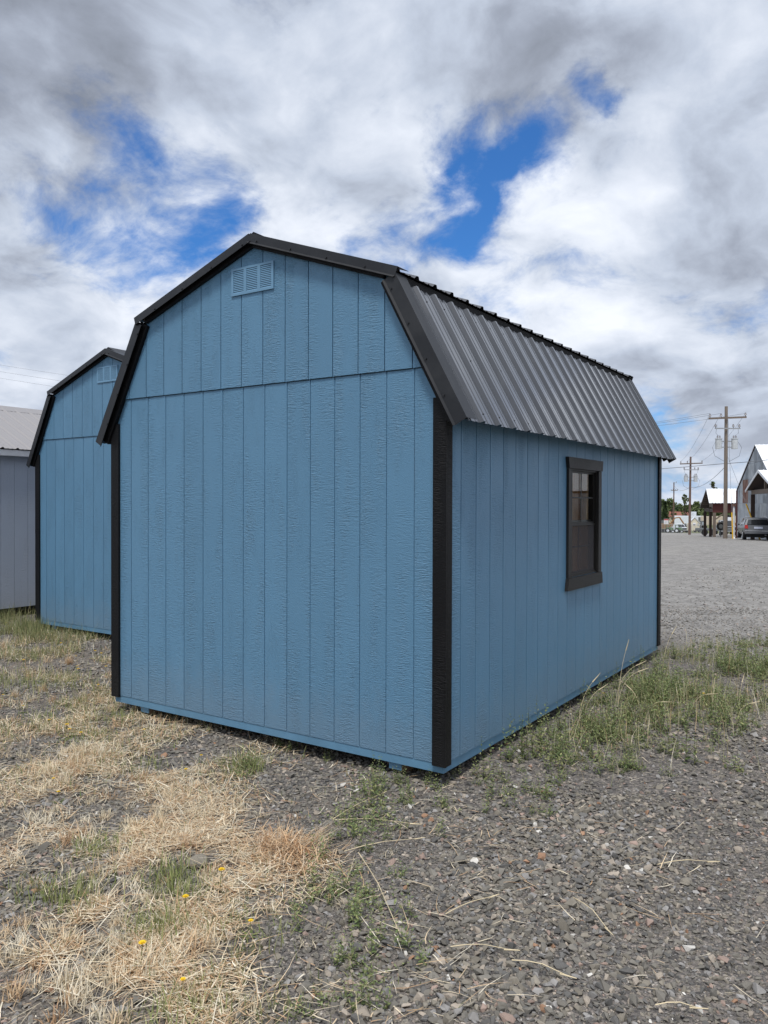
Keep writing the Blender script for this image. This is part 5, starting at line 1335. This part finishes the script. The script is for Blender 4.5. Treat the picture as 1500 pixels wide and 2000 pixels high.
# tall seed stalks arching out of the patch
M['stalk'] = plain('dry_stalk', (0.62, 0.52, 0.34), 0.7, var=0.08)
def stalk(x, y, yaw, h, arch, label, head=True):
    T = thing('grass_stalk', label, 'grass stalk', (x, y, G(x, y)-.01), 0, 'dry seed stalks beside the shed')
    pts_ = []; th = .08; p = Vector((0, 0, 0))
    for i in range(13):
        pts_.append(p.copy()); p = p+Vector((math.cos(yaw)*math.sin(th), math.sin(yaw)*math.sin(th), math.cos(th)))*(h/12); th += arch/12*(.4+i/8)
    MB().tube(pts_, .0026, 5, .0013).build('stem', M['stalk'], T)
    if head:
        d_ = (pts_[-1]-pts_[-3]).normalized(); MB().tube([pts_[-2], pts_[-1]+d_*.012, pts_[-1]+d_*.035, pts_[-1]+d_*.06], .0044, 6, .0015).build('seed_head', M['stalk'], T)
    return T
STK = ((.20, 1.75, .75, .40, .75, 'pale grass stalk leaning left of the others in front of the side wall'), (.22, 1.80, .55, .34, 1.0, 'bent pale grass stalk beside the leaning one at the side wall'), (.26, 2.55, 1.0, .50, .30, 'straight tall grass stalk rising against the blue wall'), (.27, 2.45, .55, .44, 1.15, 'grass stalk arching to the right below the window'), (.30, 2.42, .5, .40, 1.25, 'lower of the two grass stalks arching right below the window'),
       (.26, 4.0, .9, .46, .6, 'thin grass stalk leaning over the far corner of the shed'), (.86, 2.5, .3, .27, 1.5, 'drooping seed stalk in the middle of the weed patch'), (1.0, 2.6, 1.4, .25, .2, 'upright seed head in the middle of the weed patch'), (1.12, 3.1, 1.2, .23, .4, 'upright seed head at the right of the weed patch'), (.62, 2.05, -.2, .30, 1.5, 'long stalk lying over to the right at the front of the weed patch'), (1.2, 2.5, .2, .22, 1.3, 'short bent stalk at the right end of the weed patch'), (.55, 2.2, 2.6, .28, 1.2, 'stalk arching left across the weed patch'))
for a in STK: stalk(*a)
# long loose straws with seed ends in the foreground
for u0, v0, u1, v1, lab in ((650, 1605, 750, 1553, 'long straw slanting up to the right beside the straw heap'), (650, 1607, 812, 1615, 'long straw lying level to the right of the straw heap'), (672, 1668, 820, 1642, 'long straw with seed head below the level straw'), (870, 1790, 965, 1752, 'straw with pale seed head right of the middle weeds'), (880, 1856, 1000, 1862, 'forked straw lying on the gravel at lower middle'), (1000, 1880, 1110, 1912, 'straw lying on the gravel right of the forked straw'), (1120, 1755, 1190, 1825, 'thin straw slanting down on the open gravel at right'), (1284, 1694, 1394, 1692, 'straw lying level on the open gravel at far right'), (1280, 1968, 1365, 1978, 'short straw at the bottom right on the gravel'), (700, 1670, 778, 1825, 'thin dark straw running down through the middle weeds')):
    a, b_ = gp(u0, v0), gp(u1, v1); a.z = G(a.x, a.y)+.022; b_.z = G(b_.x, b_.y)+.026; m_ = a.lerp(b_, .5)+Vector((0, 0, .018)); m_.x += .01
    T = thing('loose_straw', lab, 'straw', a, 0); MB().tube([Vector((0, 0, 0)), (m_-a)*.5+Vector((0, 0, .004)), m_-a, b_-a], .0022, 5, .0014).build('stem', M['stalk'], T)
    d_ = (b_-a).normalized(); MB().tube([(b_-a)-d_*.03, b_-a, (b_-a)+d_*.03], .0036, 6, .0015).build('seed_head', M['stalk'], T)
# yellow flowers
M['petal'] = plain('yellow_petals', (0.82, 0.55, 0.010), 0.6, var=0.04)
M['fstem'] = plain('flower_stem', (0.14, 0.17, 0.05), 0.7, var=0.05)
def flower_meshes():
    st = MB().tube([(0, 0, -.01), (.006, .002, .05), (.010, .0, .10)], .0016, 5)
    hd = MB(); c = Vector((.010, 0, .102))
    for ring, (r, z, k) in enumerate(((.016, .000, 12), (.011, .004, 9), (.006, .007, 6))):
        for i in range(k):
            a = i*2*math.pi/k+ring; d_ = Vector((math.cos(a), math.sin(a), .25)); s_ = Vector((-math.sin(a), math.cos(a), 0))
            hd.add([c+Vector((0, 0, z))-s_*.001, c+Vector((0, 0, z))+d_*r*.6-s_*.0028, c+Vector((0, 0, z))+d_*r, c+Vector((0, 0, z))+d_*r*.6+s_*.0028], [(0, 1, 2, 3)])
    lf = MB()
    for i in range(6):
        a = i*1.05; d_ = Vector((math.cos(a), math.sin(a), .28)); s_ = Vector((-math.sin(a), math.cos(a), 0)); lf.add([(0, 0, 0), d_*.03-s_*.007, d_*.06, d_*.03+s_*.007], [(0, 1, 2, 3)])
    return st, hd, lf
st, hd, lf = flower_meshes(); proto = None
FL = [(45, 1390), (98, 1418), (128, 1434), (133, 1442), (160, 1450), (116, 1563), (107, 1535), (361, 1520), (148, 1290), (150, 1312), (154, 1322), (184, 1285), (196, 1290), (192, 1352), (5, 1368), (273, 1880), (357, 1937), (430, 1738), (487, 1824), (395, 1490), (282, 1444), (361, 1785), (10, 1225), (45, 1302), (120, 1270), (205, 1318), (1178, 1372), (1377, 1372)]
for i, (u, v) in enumerate(FL):
    p = gp(u, v); right = u > 1000
    lab = ('yellow flower among the weeds right of the shed' if right else 'small yellow flowered weed among the dry grass on the left'); grp = 'yellow flowers on the right' if right else 'yellow flowers on the left'
    if proto is None:
        T = thing('yellow_flower', lab, 'flower', p, 0, grp); st.build('stem', M['fstem'], T); hd.build('flower_head', M['petal'], T); lf.build('leaf_rosette', M['fstem'], T); proto = T
    else:
        T = copy_tree(proto); tag(T, lab, 'flower', grp)
    T.location = (p.x, p.y, G(p.x, p.y)); T.rotation_euler = (0, 0, rng.uniform(0, 6.28)); s = rng.uniform(.7, 1.1); T.scale = (s, s, s*.8)
